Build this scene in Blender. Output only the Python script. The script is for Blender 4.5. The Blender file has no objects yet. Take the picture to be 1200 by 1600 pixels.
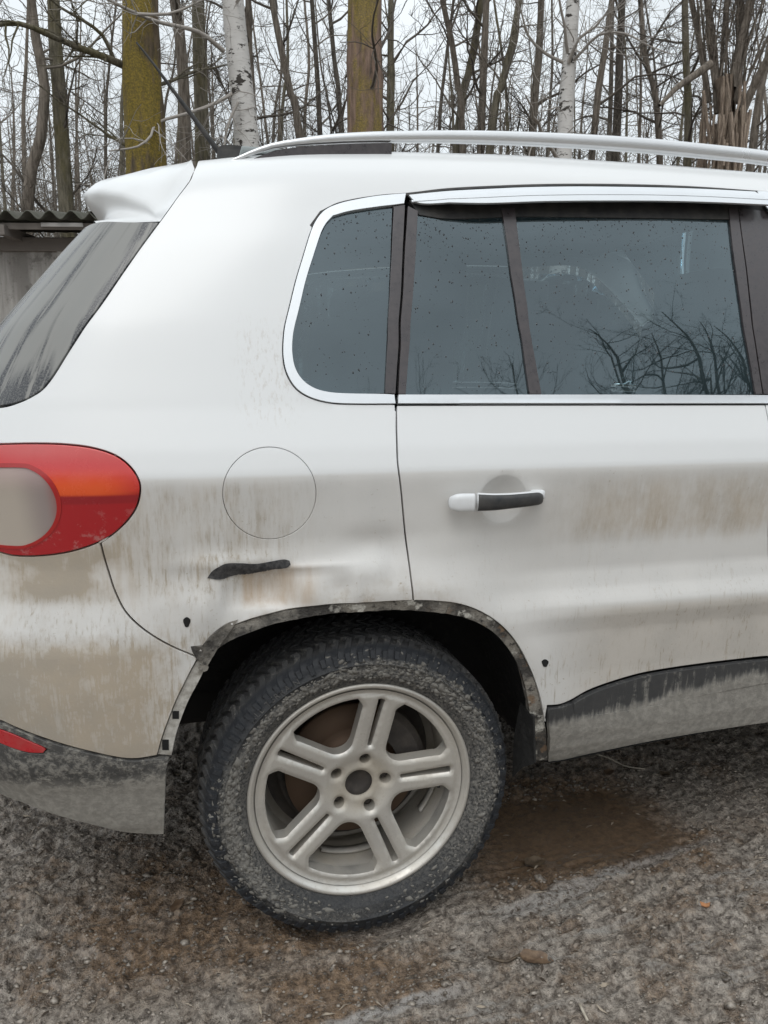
import bpy, bmesh, math, random
import numpy as np
from mathutils import Vector, Matrix
from mathutils.geometry import delaunay_2d_cdt
random.seed(5); rng = np.random.default_rng(5)
R = math.radians
S = bpy.context.scene
COL = S.collection

# ------------------------------------------------------------------ camera
CX, CY, CZ, YAW, PIT, ROLL, FPX = -0.338, -1.452, 1.233, R(14.51), R(10.58), R(.34), 1197.5
FW = np.array([math.sin(YAW)*math.cos(PIT), math.cos(YAW)*math.cos(PIT), -math.sin(PIT)])
_r = np.array([math.cos(YAW), -math.sin(YAW), 0.]); _u = np.cross(_r, FW)
RT = _r*math.cos(ROLL)+_u*math.sin(ROLL); UP = -_r*math.sin(ROLL)+_u*math.cos(ROLL)
ORI = np.array([CX, CY, CZ])
cam = bpy.data.cameras.new('camera'); co = bpy.data.objects.new('camera', cam); COL.objects.link(co)
m = Matrix.Identity(4)
for i in range(3):
    m[i][0] = RT[i]; m[i][1] = UP[i]; m[i][2] = -FW[i]; m[i][3] = ORI[i]
co.matrix_world = m
cam.sensor_fit = 'VERTICAL'; cam.sensor_height = 36; cam.lens = FPX/1600*36
cam.clip_start = .05; cam.clip_end = 1000
S.camera = co
S.render.resolution_x, S.render.resolution_y = 768, 1024

# ------------------------------------------------------------------ sky, sun, exposure (overcast winter day)
W = bpy.data.worlds.new('World'); S.world = W; W.use_nodes = True
nt = W.node_tree; nt.nodes.clear()
def wn(t, **k):
    n = nt.nodes.new(t)
    for a, b in k.items(): setattr(n, a, b)
    return n
out = wn('ShaderNodeOutputWorld'); bg = wn('ShaderNodeBackground'); bg.inputs['Strength'].default_value = .1
sky = wn('ShaderNodeTexSky', sky_type='NISHITA', sun_disc=False)
sky.sun_elevation = R(42); sky.sun_rotation = R(200); sky.air_density = 1.2; sky.dust_density = 3
tc = wn('ShaderNodeTexCoord'); sx = wn('ShaderNodeSeparateXYZ')
mr = wn('ShaderNodeMapRange'); mr.inputs['From Min'].default_value = 0.; mr.inputs['From Max'].default_value = 1.
mr.inputs['To Min'].default_value = 8.2; mr.inputs['To Max'].default_value = 15.5
nz = wn('ShaderNodeTexNoise'); nz.inputs['Scale'].default_value = 2.5; nz.inputs['Detail'].default_value = 5
nm = wn('ShaderNodeMapRange'); nm.inputs['From Min'].default_value = .3; nm.inputs['From Max'].default_value = .7
nm.inputs['To Min'].default_value = .82; nm.inputs['To Max'].default_value = 1.14
mu = wn('ShaderNodeMath', operation='MULTIPLY')
cl = wn('ShaderNodeMix', data_type='RGBA', blend_type='MULTIPLY'); cl.inputs[0].default_value = 1
cl.inputs[6].default_value = (.915, .97, 1., 1)
mx = wn('ShaderNodeMix', data_type='RGBA'); mx.inputs[0].default_value = .88
L = nt.links.new
L(tc.outputs['Generated'], sx.inputs[0]); L(tc.outputs['Generated'], nz.inputs['Vector'])
L(sx.outputs['Z'], mr.inputs['Value']); L(nz.outputs['Fac'], nm.inputs['Value'])
L(mr.outputs[0], mu.inputs[0]); L(nm.outputs[0], mu.inputs[1]); L(mu.outputs[0], cl.inputs[7])
L(sky.outputs[0], mx.inputs[6]); L(cl.outputs[2], mx.inputs[7]); L(mx.outputs[2], bg.inputs['Color']); L(bg.outputs[0], out.inputs[0])
sl = bpy.data.lights.new('sun', 'SUN'); sl.energy = .7; sl.angle = R(30); sl.color = (1, .985, .965)
so = bpy.data.objects.new('sun', sl); COL.objects.link(so)
# light comes from behind the camera, high up
so.rotation_euler = Vector((.28, .62, -1.0)).to_track_quat('-Z', 'Y').to_euler()
S.view_settings.view_transform = 'Standard'; S.view_settings.look = 'None'
S.view_settings.gamma = 1; S.view_settings.use_curve_mapping = False
S.view_settings.exposure = 0.03

# ------------------------------------------------------------------ helpers: rays
def ray(px, py): return FW+RT*(px-600)/FPX+UP*(800-py)/FPX
def aty(px, py, y):
    d = ray(px, py); return ORI+d*(y-CY)/d[1]
def atz(px, py, z):
    d = ray(px, py); return ORI+d*(z-CZ)/d[2]
def atd(px, py, dist):                      # point at a forward distance
    d = ray(px, py); h = d[0]*math.sin(YAW)+d[1]*math.cos(YAW)
    return ORI+d*dist/h

# ------------------------------------------------------------------ helpers: node expressions
class E:
    nt = None
    def __init__(s, k): s.k = k
    @staticmethod
    def m(op, *a, clamp=False):
        n = E.nt.nodes.new('ShaderNodeMath'); n.operation = op; n.use_clamp = clamp
        for i, x in enumerate(a):
            if isinstance(x, E): E.nt.links.new(x.k, n.inputs[i])
            else: n.inputs[i].default_value = x
        return E(n.outputs[0])
    def __add__(s, o): return E.m('ADD', s, o)
    __radd__ = __add__
    def __sub__(s, o): return E.m('SUBTRACT', s, o)
    def __rsub__(s, o): return E.m('SUBTRACT', o, s)
    def __mul__(s, o): return E.m('MULTIPLY', s, o)
    __rmul__ = __mul__
    def __truediv__(s, o): return E.m('DIVIDE', s, o)
    def mx(s, o): return E.m('MAXIMUM', s, o)
    def mn(s, o): return E.m('MINIMUM', s, o)
    def cl(s): return E.m('ADD', s, 0., clamp=True)
    def pw(s, p): return E.m('POWER', s, p)
    def ab(s): return E.m('ABSOLUTE', s)
    def st(s, a, b):                        # smoothstep a..b
        n = E.nt.nodes.new('ShaderNodeMapRange'); n.interpolation_type = 'SMOOTHSTEP'
        E.nt.links.new(s.k, n.inputs['Value'])
        if a > b:
            n.inputs['From Min'].default_value = b; n.inputs['From Max'].default_value = a
            n.inputs['To Min'].default_value = 1; n.inputs['To Max'].default_value = 0
        else:
            n.inputs['From Min'].default_value = a; n.inputs['From Max'].default_value = b
        return E(n.outputs[0])
    def band(s, a, b, c, d): return s.st(a, b)*s.st(d, c)
class Mat:
    def __init__(s, name, base=(.5, .5, .5), rough=.5, metal=0., coat=0., spec=.5, offset=None):
        s.m = bpy.data.materials.new(name); s.m.use_nodes = True; s.nt = s.m.node_tree; E.nt = s.nt
        s.b = s.nt.nodes['Principled BSDF']; s.b.inputs['Base Color'].default_value = (*base, 1)
        s.b.inputs['Roughness'].default_value = rough; s.b.inputs['Metallic'].default_value = metal
        s.b.inputs['Coat Weight'].default_value = coat*.8; s.b.inputs['Coat Roughness'].default_value = .20
        s.b.inputs['Specular IOR Level'].default_value = spec
        s.col = base; s.off = offset
    def vec(s, kind='Object'):
        t = s.nt.nodes.new('ShaderNodeTexCoord'); v = t.outputs[kind]
        if s.off is not None and kind == 'Object':
            a = s.nt.nodes.new('ShaderNodeVectorMath'); a.operation = 'ADD'; a.inputs[1].default_value = s.off
            s.nt.links.new(v, a.inputs[0]); v = a.outputs[0]
        return v
    def xyz(s, v=None):
        n = s.nt.nodes.new('ShaderNodeSeparateXYZ'); s.nt.links.new(v or s.vec(), n.inputs[0])
        return E(n.outputs[0]), E(n.outputs[1]), E(n.outputs[2])
    def scaled(s, sc, v=None, rot=(0, 0, 0)):
        n = s.nt.nodes.new('ShaderNodeMapping'); n.inputs['Scale'].default_value = sc; n.inputs['Rotation'].default_value = rot
        s.nt.links.new(v or s.vec(), n.inputs[0]); return n.outputs[0]
    def noise(s, scale, detail=4, rough=.55, v=None, dist=0.):
        n = s.nt.nodes.new('ShaderNodeTexNoise'); n.inputs['Scale'].default_value = scale; n.inputs['Detail'].default_value = detail
        n.inputs['Roughness'].default_value = rough; n.inputs['Distortion'].default_value = dist
        s.nt.links.new(v or s.vec(), n.inputs['Vector']); return E(n.outputs['Fac'])
    def voro(s, scale, v=None, feature='F1', rnd=1.):
        n = s.nt.nodes.new('ShaderNodeTexVoronoi'); n.inputs['Scale'].default_value = scale; n.feature = feature
        n.inputs['Randomness'].default_value = rnd
        s.nt.links.new(v or s.vec(), n.inputs['Vector']); return E(n.outputs['Distance'])
    def mix(s, f, a, b):
        n = s.nt.nodes.new('ShaderNodeMix'); n.data_type = 'RGBA'
        if isinstance(f, E): s.nt.links.new(f.k, n.inputs[0])
        else: n.inputs[0].default_value = f
        for i, c in ((6, a), (7, b)):
            if isinstance(c, tuple): n.inputs[i].default_value = (*c, 1)
            else: s.nt.links.new(c, n.inputs[i])
        return n.outputs[2]
    def set(s, name, x):
        i = s.b.inputs[name]
        if isinstance(x, E): x = x.k
        if isinstance(x, tuple): i.default_value = (*x, 1)
        elif isinstance(x, (int, float)): i.default_value = x
        else: s.nt.links.new(x, i)
        return s
    def bump(s, h, strength=.3, dist=.005):
        n = s.nt.nodes.new('ShaderNodeBump'); n.inputs['Strength'].default_value = strength; n.inputs['Distance'].default_value = dist
        s.nt.links.new(h.k, n.inputs['Height']); s.nt.links.new(n.outputs[0], s.b.inputs['Normal']); return s

# ------------------------------------------------------------------ helpers: objects
def link(o, parent=None):
    COL.objects.link(o)
    if parent is not None: o.parent = parent
    return o
def tag(o, label=None, cat=None, group=None, kind=None):
    if label: o['label'] = label
    if cat: o['category'] = cat
    if group: o['group'] = group
    if kind: o['kind'] = kind
    return o
def empty(name, loc, label, cat, group=None, rz=0):
    o = bpy.data.objects.new(name, None); COL.objects.link(o); o.location = loc; o.rotation_euler = (0, 0, rz)
    o.empty_display_size = .1
    return tag(o, label, cat, group)
CARB = np.array([1.2, .905, 0.])            # the car's base point
def mesh(name, V, F, mat, smooth=True, normals=None, uv=None):
    me = bpy.data.meshes.new(name)
    V = np.asarray(V, float)
    me.from_pydata(V.tolist(), [], [list(map(int, f)) for f in F])
    for mm in (mat if isinstance(mat, (list, tuple)) else [mat]): me.materials.append(mm.m)
    if smooth: me.polygons.foreach_set('use_smooth', [True]*len(me.polygons))
    if uv is not None:
        l = me.uv_layers.new(name='UVMap'); idx = np.empty(len(me.loops), int); me.loops.foreach_get('vertex_index', idx)
        l.data.foreach_set('uv', np.asarray(uv)[idx].ravel())
    if normals is not None: me.normals_split_custom_set_from_vertices(np.asarray(normals).tolist())
    me.update(); return me
def part(name, V, F, mat, parent, smooth=True, base=CARB, normals=None, uv=None, label=None):
    o = bpy.data.objects.new(name, mesh(name, np.asarray(V, float)-base, F, mat, smooth, normals, uv)); link(o, parent)
    if label: o['label'] = label
    return o
def merge(*VF):
    Vs, Fs, n = [], [], 0
    for V, F in VF:
        Vs.append(np.asarray(V, float)); Fs += [tuple(i+n for i in f) for f in F]; n += len(V)
    return np.concatenate(Vs), Fs
def rbox(c, s, r=.01, seg=2, rot=None):
    bm = bmesh.new(); bmesh.ops.create_cube(bm, size=1)
    for v in bm.verts: v.co = Vector((v.co.x*s[0], v.co.y*s[1], v.co.z*s[2]))
    if r > 0: bmesh.ops.bevel(bm, geom=bm.edges[:], offset=r, segments=seg, profile=.6, affect='EDGES')
    bm.verts.index_update()
    V = np.array([v.co[:] for v in bm.verts]); F = [tuple(v.index for v in f.verts) for f in bm.faces]; bm.free()
    if rot is not None: V = V@np.array(rot.to_3x3()).T
    return V+np.asarray(c), F
def lathe(prof, n=96, axis='y', closed=False):     # profile of (axial, radius) about the y axis
    prof = np.asarray(prof, float); k = len(prof); t = np.arange(n)/n*2*math.pi
    V = np.zeros((n, k, 3)); V[:, :, 0] = np.cos(t)[:, None]*prof[:, 1]; V[:, :, 2] = np.sin(t)[:, None]*prof[:, 1]; V[:, :, 1] = prof[:, 0]
    F = []
    for i in range(n):
        j = (i+1) % n
        for a in range(k-1): F.append((i*k+a, i*k+a+1, j*k+a+1, j*k+a))
    return V.reshape(-1, 3), F
def sweep(path, prof, cap=True, up=(0, 0, 1), scale=None, side=None):
    # prof: list of (sideways, up) offsets, swept along path
    path = np.asarray(path, float); prof = np.asarray(prof, float); n, k = len(path), len(prof)
    T = np.gradient(path, axis=0); T /= np.linalg.norm(T, axis=1)[:, None]
    U = np.asarray(up, float)[None]-T*(T@np.asarray(up, float))[:, None]; U /= np.linalg.norm(U, axis=1)[:, None]
    Sd = np.cross(T, U)
    sc = np.ones((n, 2)) if scale is None else np.asarray(scale, float)
    V = path[:, None]+Sd[:, None]*(prof[None, :, 0]*sc[:, :1])[..., None]+U[:, None]*(prof[None, :, 1]*sc[:, 1:])[..., None]
    F = [(i*k+a, i*k+(a+1) % k, (i+1)*k+(a+1) % k, (i+1)*k+a) for i in range(n-1) for a in range(k)]
    if cap: F += [tuple(range(k))[::-1], tuple((n-1)*k+a for a in range(k))]
    return V.reshape(-1, 3), F
def catmull(p, h):
    p = np.asarray(p, float); q = np.vstack([2*p[0]-p[1], p, 2*p[-1]-p[-2]]); o = []
    for i in range(1, len(q)-2):
        n = max(1, int(round(np.linalg.norm(q[i+1]-q[i])/h)))
        for t in np.arange(n)/n:
            o.append(.5*((2*q[i])+(-q[i-1]+q[i+1])*t+(2*q[i-1]-5*q[i]+4*q[i+1]-q[i+2])*t*t+(-q[i-1]+3*q[i]-3*q[i+1]+q[i+2])*t**3))
    o.append(p[-1]); return np.array(o)

# ------------------------------------------------------------------ helpers: flat regions
def inpoly(P, poly):
    x, y = P[:, 0], P[:, 1]; c = np.zeros(len(P), bool); q = np.roll(poly, -1, 0)
    for (x0, y0), (x1, y1) in zip(poly, q):
        if y0 == y1: continue
        c ^= ((y0 > y) != (y1 > y)) & (x < (x1-x0)*(y-y0)/(y1-y0)+x0)
    return c
def dist(P, poly):
    d = np.full(len(P), 9e9); q = np.roll(poly, -1, 0)
    for a, b in zip(poly, q):
        e = b-a; L2 = e@e
        if L2 < 1e-16: continue
        t = np.clip(((P-a)@e)/L2, 0, 1); d = np.minimum(d, ((P-a-t[:, None]*e)**2).sum(1))
    return np.sqrt(d)
def ccw(p):
    q = np.roll(p, -1, 0); return p if (p[:, 0]*q[:, 1]-q[:, 0]*p[:, 1]).sum() > 0 else p[::-1]
def resample(p, h, corner=38):
    p = np.asarray(p, float); n = len(p); out = []
    keep = [i for i in range(n) if i == 0 or np.linalg.norm(p[i]-p[i-1]) > 1e-5]; p = p[keep]; n = len(p)
    d = np.roll(p, -1, 0)-p; a = np.arctan2(d[:, 1], d[:, 0]); turn = np.abs((a-np.roll(a, 1)+math.pi) % (2*math.pi)-math.pi)
    cor = turn > R(corner)
    for i in range(n):
        j = (i+1) % n; p1, p2 = p[i], p[j]; p0 = p[i-1] if not cor[i] else 2*p1-p2; p3 = p[(j+1) % n] if not cor[j] else 2*p2-p1
        L = np.linalg.norm(p2-p1); m1 = (p2-p0); m2 = (p3-p1)
        m1 = m1/max(np.linalg.norm(m1), 1e-9)*L; m2 = m2/max(np.linalg.norm(m2), 1e-9)*L
        k = max(1, int(round(L/h)))
        for t in np.arange(k)/k:
            out.append(p1*(2*t**3-3*t**2+1)+m1*(t**3-2*t**2+t)+p2*(-2*t**3+3*t**2)+m2*(t**3-t**2))
    return np.array(out)
def inset(p, g):
    p = ccw(p)
    if g == 0: return p
    d = np.roll(p, -1, 0)-p; d /= np.maximum(np.linalg.norm(d, axis=1), 1e-9)[:, None]
    n = np.stack([-d[:, 1], d[:, 0]], 1); b = n+np.roll(n, 1, 0); b /= np.maximum((b*b).sum(1), .5)[:, None]/2
    return p+b*g
def region(outer, holes, h, crease=()):
    loops = [ccw(outer)]+[ccw(x)[::-1] for x in holes]; B = np.concatenate(loops+list(crease))
    lo, hi = loops[0].min(0), loops[0].max(0)
    gx, gy = np.meshgrid(np.arange(lo[0], hi[0], h), np.arange(lo[1], hi[1], h*.9)); gx[1::2] += h/2
    G = np.stack([gx.ravel(), gy.ravel()], 1); k = inpoly(G, loops[0])
    for q in loops[1:]: k &= ~inpoly(G, q)
    G = G[k]
    if len(G):
        dd = np.min([dist(G, q) for q in loops+list(crease)], 0); G = G[dd > h*.55]
    A = np.concatenate([B, G]); ed, n = [], 0
    for q in loops+list(crease):
        ed += [(n+i, n+(i+1) % len(q)) for i in range(len(q))]; n += len(q)
    r = delaunay_2d_cdt([Vector(p) for p in A], ed, [], 0, 1e-7)
    V = np.array([v[:] for v in r[0]]); F = np.array(r[2]); mp = {}
    for i, l in enumerate(r[3]):
        for o in l: mp[o] = i
    c = V[F].mean(1); k = inpoly(c, loops[0])
    for q in loops[1:]: k &= ~inpoly(c, q)
    F = F[k]
    e1, e2 = V[F[:, 1]]-V[F[:, 0]], V[F[:, 2]]-V[F[:, 0]]; flip = e1[:, 0]*e2[:, 1]-e1[:, 1]*e2[:, 0] < 0
    F[flip] = F[flip][:, ::-1]
    L, n = [], 0
    for q in loops: L.append([mp[n+i] for i in range(len(q))]); n += len(q)
    return V, F, L, loops

# ------------------------------------------------------------------ the car's body surface  P(s, v)
BELT = 1.163
_l = np.linspace(0, 2.2, 2201)
_th = np.radians(np.interp(_l, [0, .25, .40, .62, .75, .95, 1.3, 2.2], [0, 6, 20, 64, 78, 84, 88, 90]))
_k = np.exp(-np.linspace(-3, 3, 81)**2/2); _k /= _k.sum()
_th = np.convolve(np.pad(_th, 40, 'edge'), _k, 'valid'); _th[0] = 0
_X = np.concatenate([[0], np.cumsum(np.cos(_th[:-1]))])*.001; _Y = np.concatenate([[0], np.cumsum(np.sin(_th[:-1]))])*.001
LEND = float(np.interp(.905, _Y, _l)); XA = float(np.interp(LEND, _l, _X))
def smtab(x, y, w):
    t = np.arange(min(x), max(x), .001); f = np.interp(t, x, y); n = int(w/.001); k = np.exp(-np.linspace(-2.5, 2.5, 2*n+1)**2/2); k /= k.sum()
    return t, np.convolve(np.pad(f, n, 'edge'), k, 'valid')
def st(x, a, b):
    t = np.clip((x-a)/(b-a), 0, 1); return t*t*(3-2*t)
DOORT = smtab([.15, .20, .30, .345, .37, .42, .50, .56, .66, .70, .725, .76, .80, .86, .95, 1.02, 1.036, 1.08, BELT, 1.4],
              [.14, .115, .075, .050, .043, .036, .032, .030, .018, .006, .006, .022, .030, .026, .012, .002, .003, .015, .045, .10], .012)
QUART = smtab([.15, .30, .45, .60, .70, .79, .85, .90, .97, 1.02, 1.036, 1.08, BELT, 1.4],
              [.08, .05, .02, .010, .004, .003, .012, .014, .008, .002, .003, .015, .045, .10], .016)
BUMPT = smtab([.15, .28, .31, .40, .46, .50, .62, .70, .74, .80, .86, .92, 1.02, 1.036, 1.08, BELT, 1.4],
              [.09, .06, .045, .028, .010, .004, -.006, -.008, -.002, .016, .020, .014, .002, .003, .015, .045, .10], .016)
_gp = np.array([(.045, BELT), (.062, 1.225), (.096, 1.35), (.137, 1.48), (.170, 1.565), (.196, 1.627), (.218, 1.662), (.25, 1.692), (.30, 1.713), (.42, 1.737)])
_gp = catmull(_gp, .004)
_gv = BELT+np.concatenate([[0], np.cumsum(np.linalg.norm(np.diff(_gp, axis=0), axis=1))]); VTOP = float(_gv[-1])
def zv(z): return float(np.interp(z, _gp[:, 1], _gv))
XRT = smtab([.15, .3, .45, .6, .8, 1.0, zv(1.169), zv(1.327), zv(1.463), zv(1.612), zv(1.68), VTOP, VTOP+.3],
            [-.82, -.87, -.92, -.935, -.925, -.905, -.905, -.858, -.795, -.732, -.68, -.63, -.63], .03)
KT = smtab([-.9, -.5, -.3, -.1, .118, .4, .8, 1.2, 2.2], [.89, .89, .912, .955, .985, 1.01, 1.02, 1.02, 1.0], .08)
DENT = []                                    # (x, z, rx, rz, depth, kind)
AX, AZ = .04, .385                           # wheel-arch centre
def xr(v): return np.interp(v, *XRT)
def P(s, v):
    s = np.asarray(s, float); v = np.asarray(v, float)
    l = np.clip(-s, 0, LEND); th = np.interp(l, _l, _th)
    bx = xr(v)+XA+np.where(s >= 0, s, -np.interp(l, _l, _X)); by = np.where(s >= 0, 0, np.interp(l, _l, _Y))
    by = by+np.maximum(-s-LEND, 0)
    nx, ny = np.sin(th), np.cos(th)
    low = v <= BELT
    wd = st(bx, .16, .50); wb = 1-st(bx, -.52, -.34)
    yl = np.interp(v, *DOORT)*wd+(1-wd)*(np.interp(v, *BUMPT)*wb+np.interp(v, *QUART)*(1-wb))
    z = np.where(low, v, 0)
    rho = np.hypot(bx-AX, v-AZ)
    yl = yl-.012*np.exp(-((rho-.40)/.05)**2)*(bx > -.6)*st(v, .35, .5)*(1-st(v, .86, 1.0))
    Y = np.where(low, yl, np.interp(v, _gv, _gp[:, 0]))
    z = np.where(low, v, BELT+(np.interp(v, _gv, _gp[:, 1])-BELT)*np.interp(bx, *KT))
    for (dx, dz, rx, rz, dep, kind) in DENT:
        q = ((bx-dx)/rx)**2+((v-dz)/rz)**2
        Y = Y+(dep*np.exp(-q) if kind == 'g' else dep*np.clip(1-q, 0, 1)**1.15)
    Yn = np.minimum(Y, .19)
    return np.stack([bx+nx*Yn, by+ny*Yn+np.maximum(Y-.19, 0), z], -1)
def PN(s, v, e=1e-3):
    a = P(np.asarray(s)+e, v)-P(np.asarray(s)-e, v); b = P(s, np.asarray(v)+e)-P(s, np.asarray(v)-e)
    n = np.cross(a, b); return n/np.linalg.norm(n, axis=-1, keepdims=True)
_gs, _gvv = np.meshgrid(np.arange(-1.3, 2.2, .02), np.arange(.2, VTOP, .015)); _gs = _gs.ravel(); _gvv = _gvv.ravel()
_GP = P(_gs, _gvv); _GN = PN(_gs, _gvv); _gok = ((_GP-ORI)*_GN).sum(1) < 0
def hit(px, py):
    d = ray(px, py); d = d/np.linalg.norm(d); q = _GP-ORI; t = q@d
    e = np.linalg.norm(q-t[:, None]*d, axis=1)+np.where(_gok, 0, .5)+t*.002
    i = int(np.argmin(e)); s, v = _gs[i], _gvv[i]
    a = np.cross(d, [0, 0, 1.]); a /= np.linalg.norm(a); b = np.cross(a, d)
    best = (9, s, v)
    for _ in range(14):
        def f(s, v): w = P(s, v)-ORI; return np.array([w@a, w@b])
        F0 = f(s, v); n0 = np.hypot(*F0)
        if n0 < best[0]: best = (n0, s, v)
        if n0 < 1e-6: break
        h = 1e-4; J = np.stack([(f(s+h, v)-F0)/h, (f(s, v+h)-F0)/h], 1)
        try: dl = np.linalg.solve(J, F0)
        except Exception: break
        n = np.hypot(*dl)
        if n > .05: dl *= .05/n
        s -= dl[0]; v -= dl[1]
    return np.array(best[1:])
def hits(l): return np.array([hit(*p) if len(p) == 2 else xv(p[0], p[1]) for p in l])
def hs(l):
    o = []
    for i, a in enumerate(l):
        o.append(a)
        if i+1 < len(l):
            b = l[i+1]; n = int(math.hypot(b[0]-a[0], b[1]-a[1])//70)
            o += [(a[0]+(b[0]-a[0])*k/(n+1), a[1]+(b[1]-a[1])*k/(n+1)) for k in range(1, n+1)]
    return hits(o)
def xv(x, v): return np.array([x-xr(v)-XA, v])
def panel(name, outer, holes, mat, parent, h=.012, gap=.0029, off=0., skirt=.014, hb=None, label=None, rnd=.0014, crease=(), hgap=None):
    hb = hb or h*.8
    o = inset(resample(outer, hb), gap); hs = [inset(resample(x, hb), -(gap if hgap is None else hgap)) for x in holes]
    V2, F, Lp, _ = region(o, hs, h, crease)
    p = P(V2[:, 0], V2[:, 1]); n = PN(V2[:, 0], V2[:, 1])
    of = off(V2, p) if callable(off) else np.full(len(V2), off)
    p = p+n*of[:, None]; VV = [p.copy()]; NN = [n.copy()]; UV = [V2]; FF = F.tolist(); cnt = len(p)
    for l in Lp:
        l = np.array(l); k = len(l)
        t = p[np.roll(l, -1)]-p[np.roll(l, 1)]; t /= np.maximum(np.linalg.norm(t, axis=1), 1e-9)[:, None]; sd = np.cross(t, n[l])
        md = n[l]+sd; md /= np.linalg.norm(md, axis=1)[:, None]
        r_ = min(rnd, gap*.8) if gap > 0 else 0
        VV += [p[l]+sd*r_*.6-n[l]*rnd*.35, p[l]+sd*r_-n[l]*rnd, p[l]+sd*r_-n[l]*skirt]; NN += [md, sd, sd]; UV += [V2[l]]*3
        for i in range(k):
            j = (i+1) % k; FF.append((l[i], cnt+i, cnt+j, l[j]))
            for q in range(2): FF.append((cnt+q*k+i, cnt+(q+1)*k+i, cnt+(q+1)*k+j, cnt+q*k+j))
        cnt += 3*k
    return part(name, np.concatenate(VV), FF, mat, parent, True, CARB, np.concatenate(NN), np.concatenate(UV), label)
def mirrored(o, parent):
    me = o.data.copy(); me.transform(Matrix.Scale(-1, 4, Vector((0, 1, 0)))); me.flip_normals()
    c = bpy.data.objects.new(o.name.split('.')[0], me); link(c, parent); return c

# ------------------------------------------------------------------ materials
CO = tuple(CARB)
def carmat(*a, **k): return Mat(*a, offset=CO, **k)
def dusty(m, amount, dust=(.27, .24, .20), rough=.9, grain=0):
    c = m.mix(amount, m.col if isinstance(m.col, tuple) else m.col, dust); m.set('Base Color', c)
    m.set('Roughness', m.b.inputs['Roughness'].default_value*(1-amount)+rough*amount)
    m.set('Coat Weight', m.b.inputs['Coat Weight'].default_value*(1-amount))
def make_paint():
    m = carmat('white_paint', base=(.76, .765, .76), rough=.28, coat=.7)
    x, y, z = m.xyz()
    n1 = m.noise(5, 5, .6); n2 = m.noise(38, 4, .65); n3 = m.noise(140, 3, .7); big = m.noise(2.2, 3, .5)
    stv = m.noise(1, 5, .62, v=m.scaled((34, 34, 2.6))); fine = m.noise(1, 4, .7, v=m.scaled((150, 150, 16)))
    under = z.st(1.036, 1.026)                                     # everything below the shoulder crease
    film = under*(.14+.28*n1)
    # splash band on the door below the crease
    band = z.band(.80, .90, .985, 1.034)*(x+.16*(n1-.5)).st(.34, .56)
    low = (z+.10*(stv-.5)).st(.835, .90)
    st2 = m.noise(1, 4, .6, v=m.scaled((13, 13, 1.4)))
    a = band*low*((.02+.62*st2+.50*(stv-.5)+.45*(fine-.5)+.35*(n2-.5))*(.55+.45*z.st(1.03, .93))).cl()*1.15
    a = a*(1-.5*stv.st(.60, .70)*stv.st(.80, .72))
    # quarter panel
    b = x.st(-.02, -.30)*z.band(.74, .84, 1.0, 1.035)*(.10+.30*stv.st(.40, .72)+.35*fine.st(.46, .66)*n1.st(.3, .6))*(.4+n2)
    # lower door film
    c = x.st(.40, .60)*z.st(.725, .705)*(.16+.30*n1)
    # bumper
    d = x.st(-.34, -.46)*((z+.05*(n1-.5)+.02*(fine-.5)).st(.745, .690)*(.34+.34*n1+.50*(fine-.4)+.15*(n2-.5))+z.band(.78, .83, .88, .93)*.75*n1.st(.35, .6)*x.st(-.40, -.52))
    d2 = x.st(-.22, -.36)*z.st(.80, .70)*.5*(.5*n2.st(.38, .7)+.5*fine.st(.45, .65))
    # ring of dirt round the arch
    ax, az = x-AX, z-AZ
    rho = E.m('SQRT', ax*ax+az*az)
    e = rho.st(.50, .40)*z.st(.86, .70)*(.18+.7*n2.st(.42, .7))*x.st(.30, .0)
    sp = m.noise(75, 3, .7)
    f = n3.st(.64, .72)*n1.st(.40, .65)*under*.55+sp.st(.66, .74)*rho.st(.62, .42)*.5
    g = fine.st(.55, .70)*n1.st(.35, .65)*z.st(1.0, .6)*.5
    seam = z.st(1.10, .9)*.06
    # faint grime just behind the quarter window
    q = x.band(-.26, -.20, -.15, -.10)*z.band(1.10, 1.16, 1.28, 1.36)*fine.st(.5, .7)*.35
    tot = (film+a+b+c+d+d2+e+f+g+q+seam).cl()
    col = m.mix(n1.st(.35, .65), (.40, .315, .215), (.33, .275, .205))
    base = m.mix(tot*.86, (.765, .772, .772), col)
    # rusty run under the scuff
    r = x.band(-.252, -.236, -.13, -.08)*z.band(.765, .785, .842, .862)*(.18+.55*stv.st(.35, .75))
    base = m.mix(r.cl(), base, (.42, .30, .19))
    # black crumbs near the arch
    k = n2.st(.64, .70)*rho.st(.46, .385)*x.st(-.12, -.22)*z.st(.62, .68)
    base = m.mix(k.cl(), base, (.06, .055, .05))
    m.set('Base Color', base); m.set('Roughness', .32+.5*tot); m.set('Coat Weight', (.7*(1-tot*1.4)).cl())
    m.bump(tot*n3, .25, .002)
    return m
M = {}
M['paint'] = make_paint()
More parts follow.
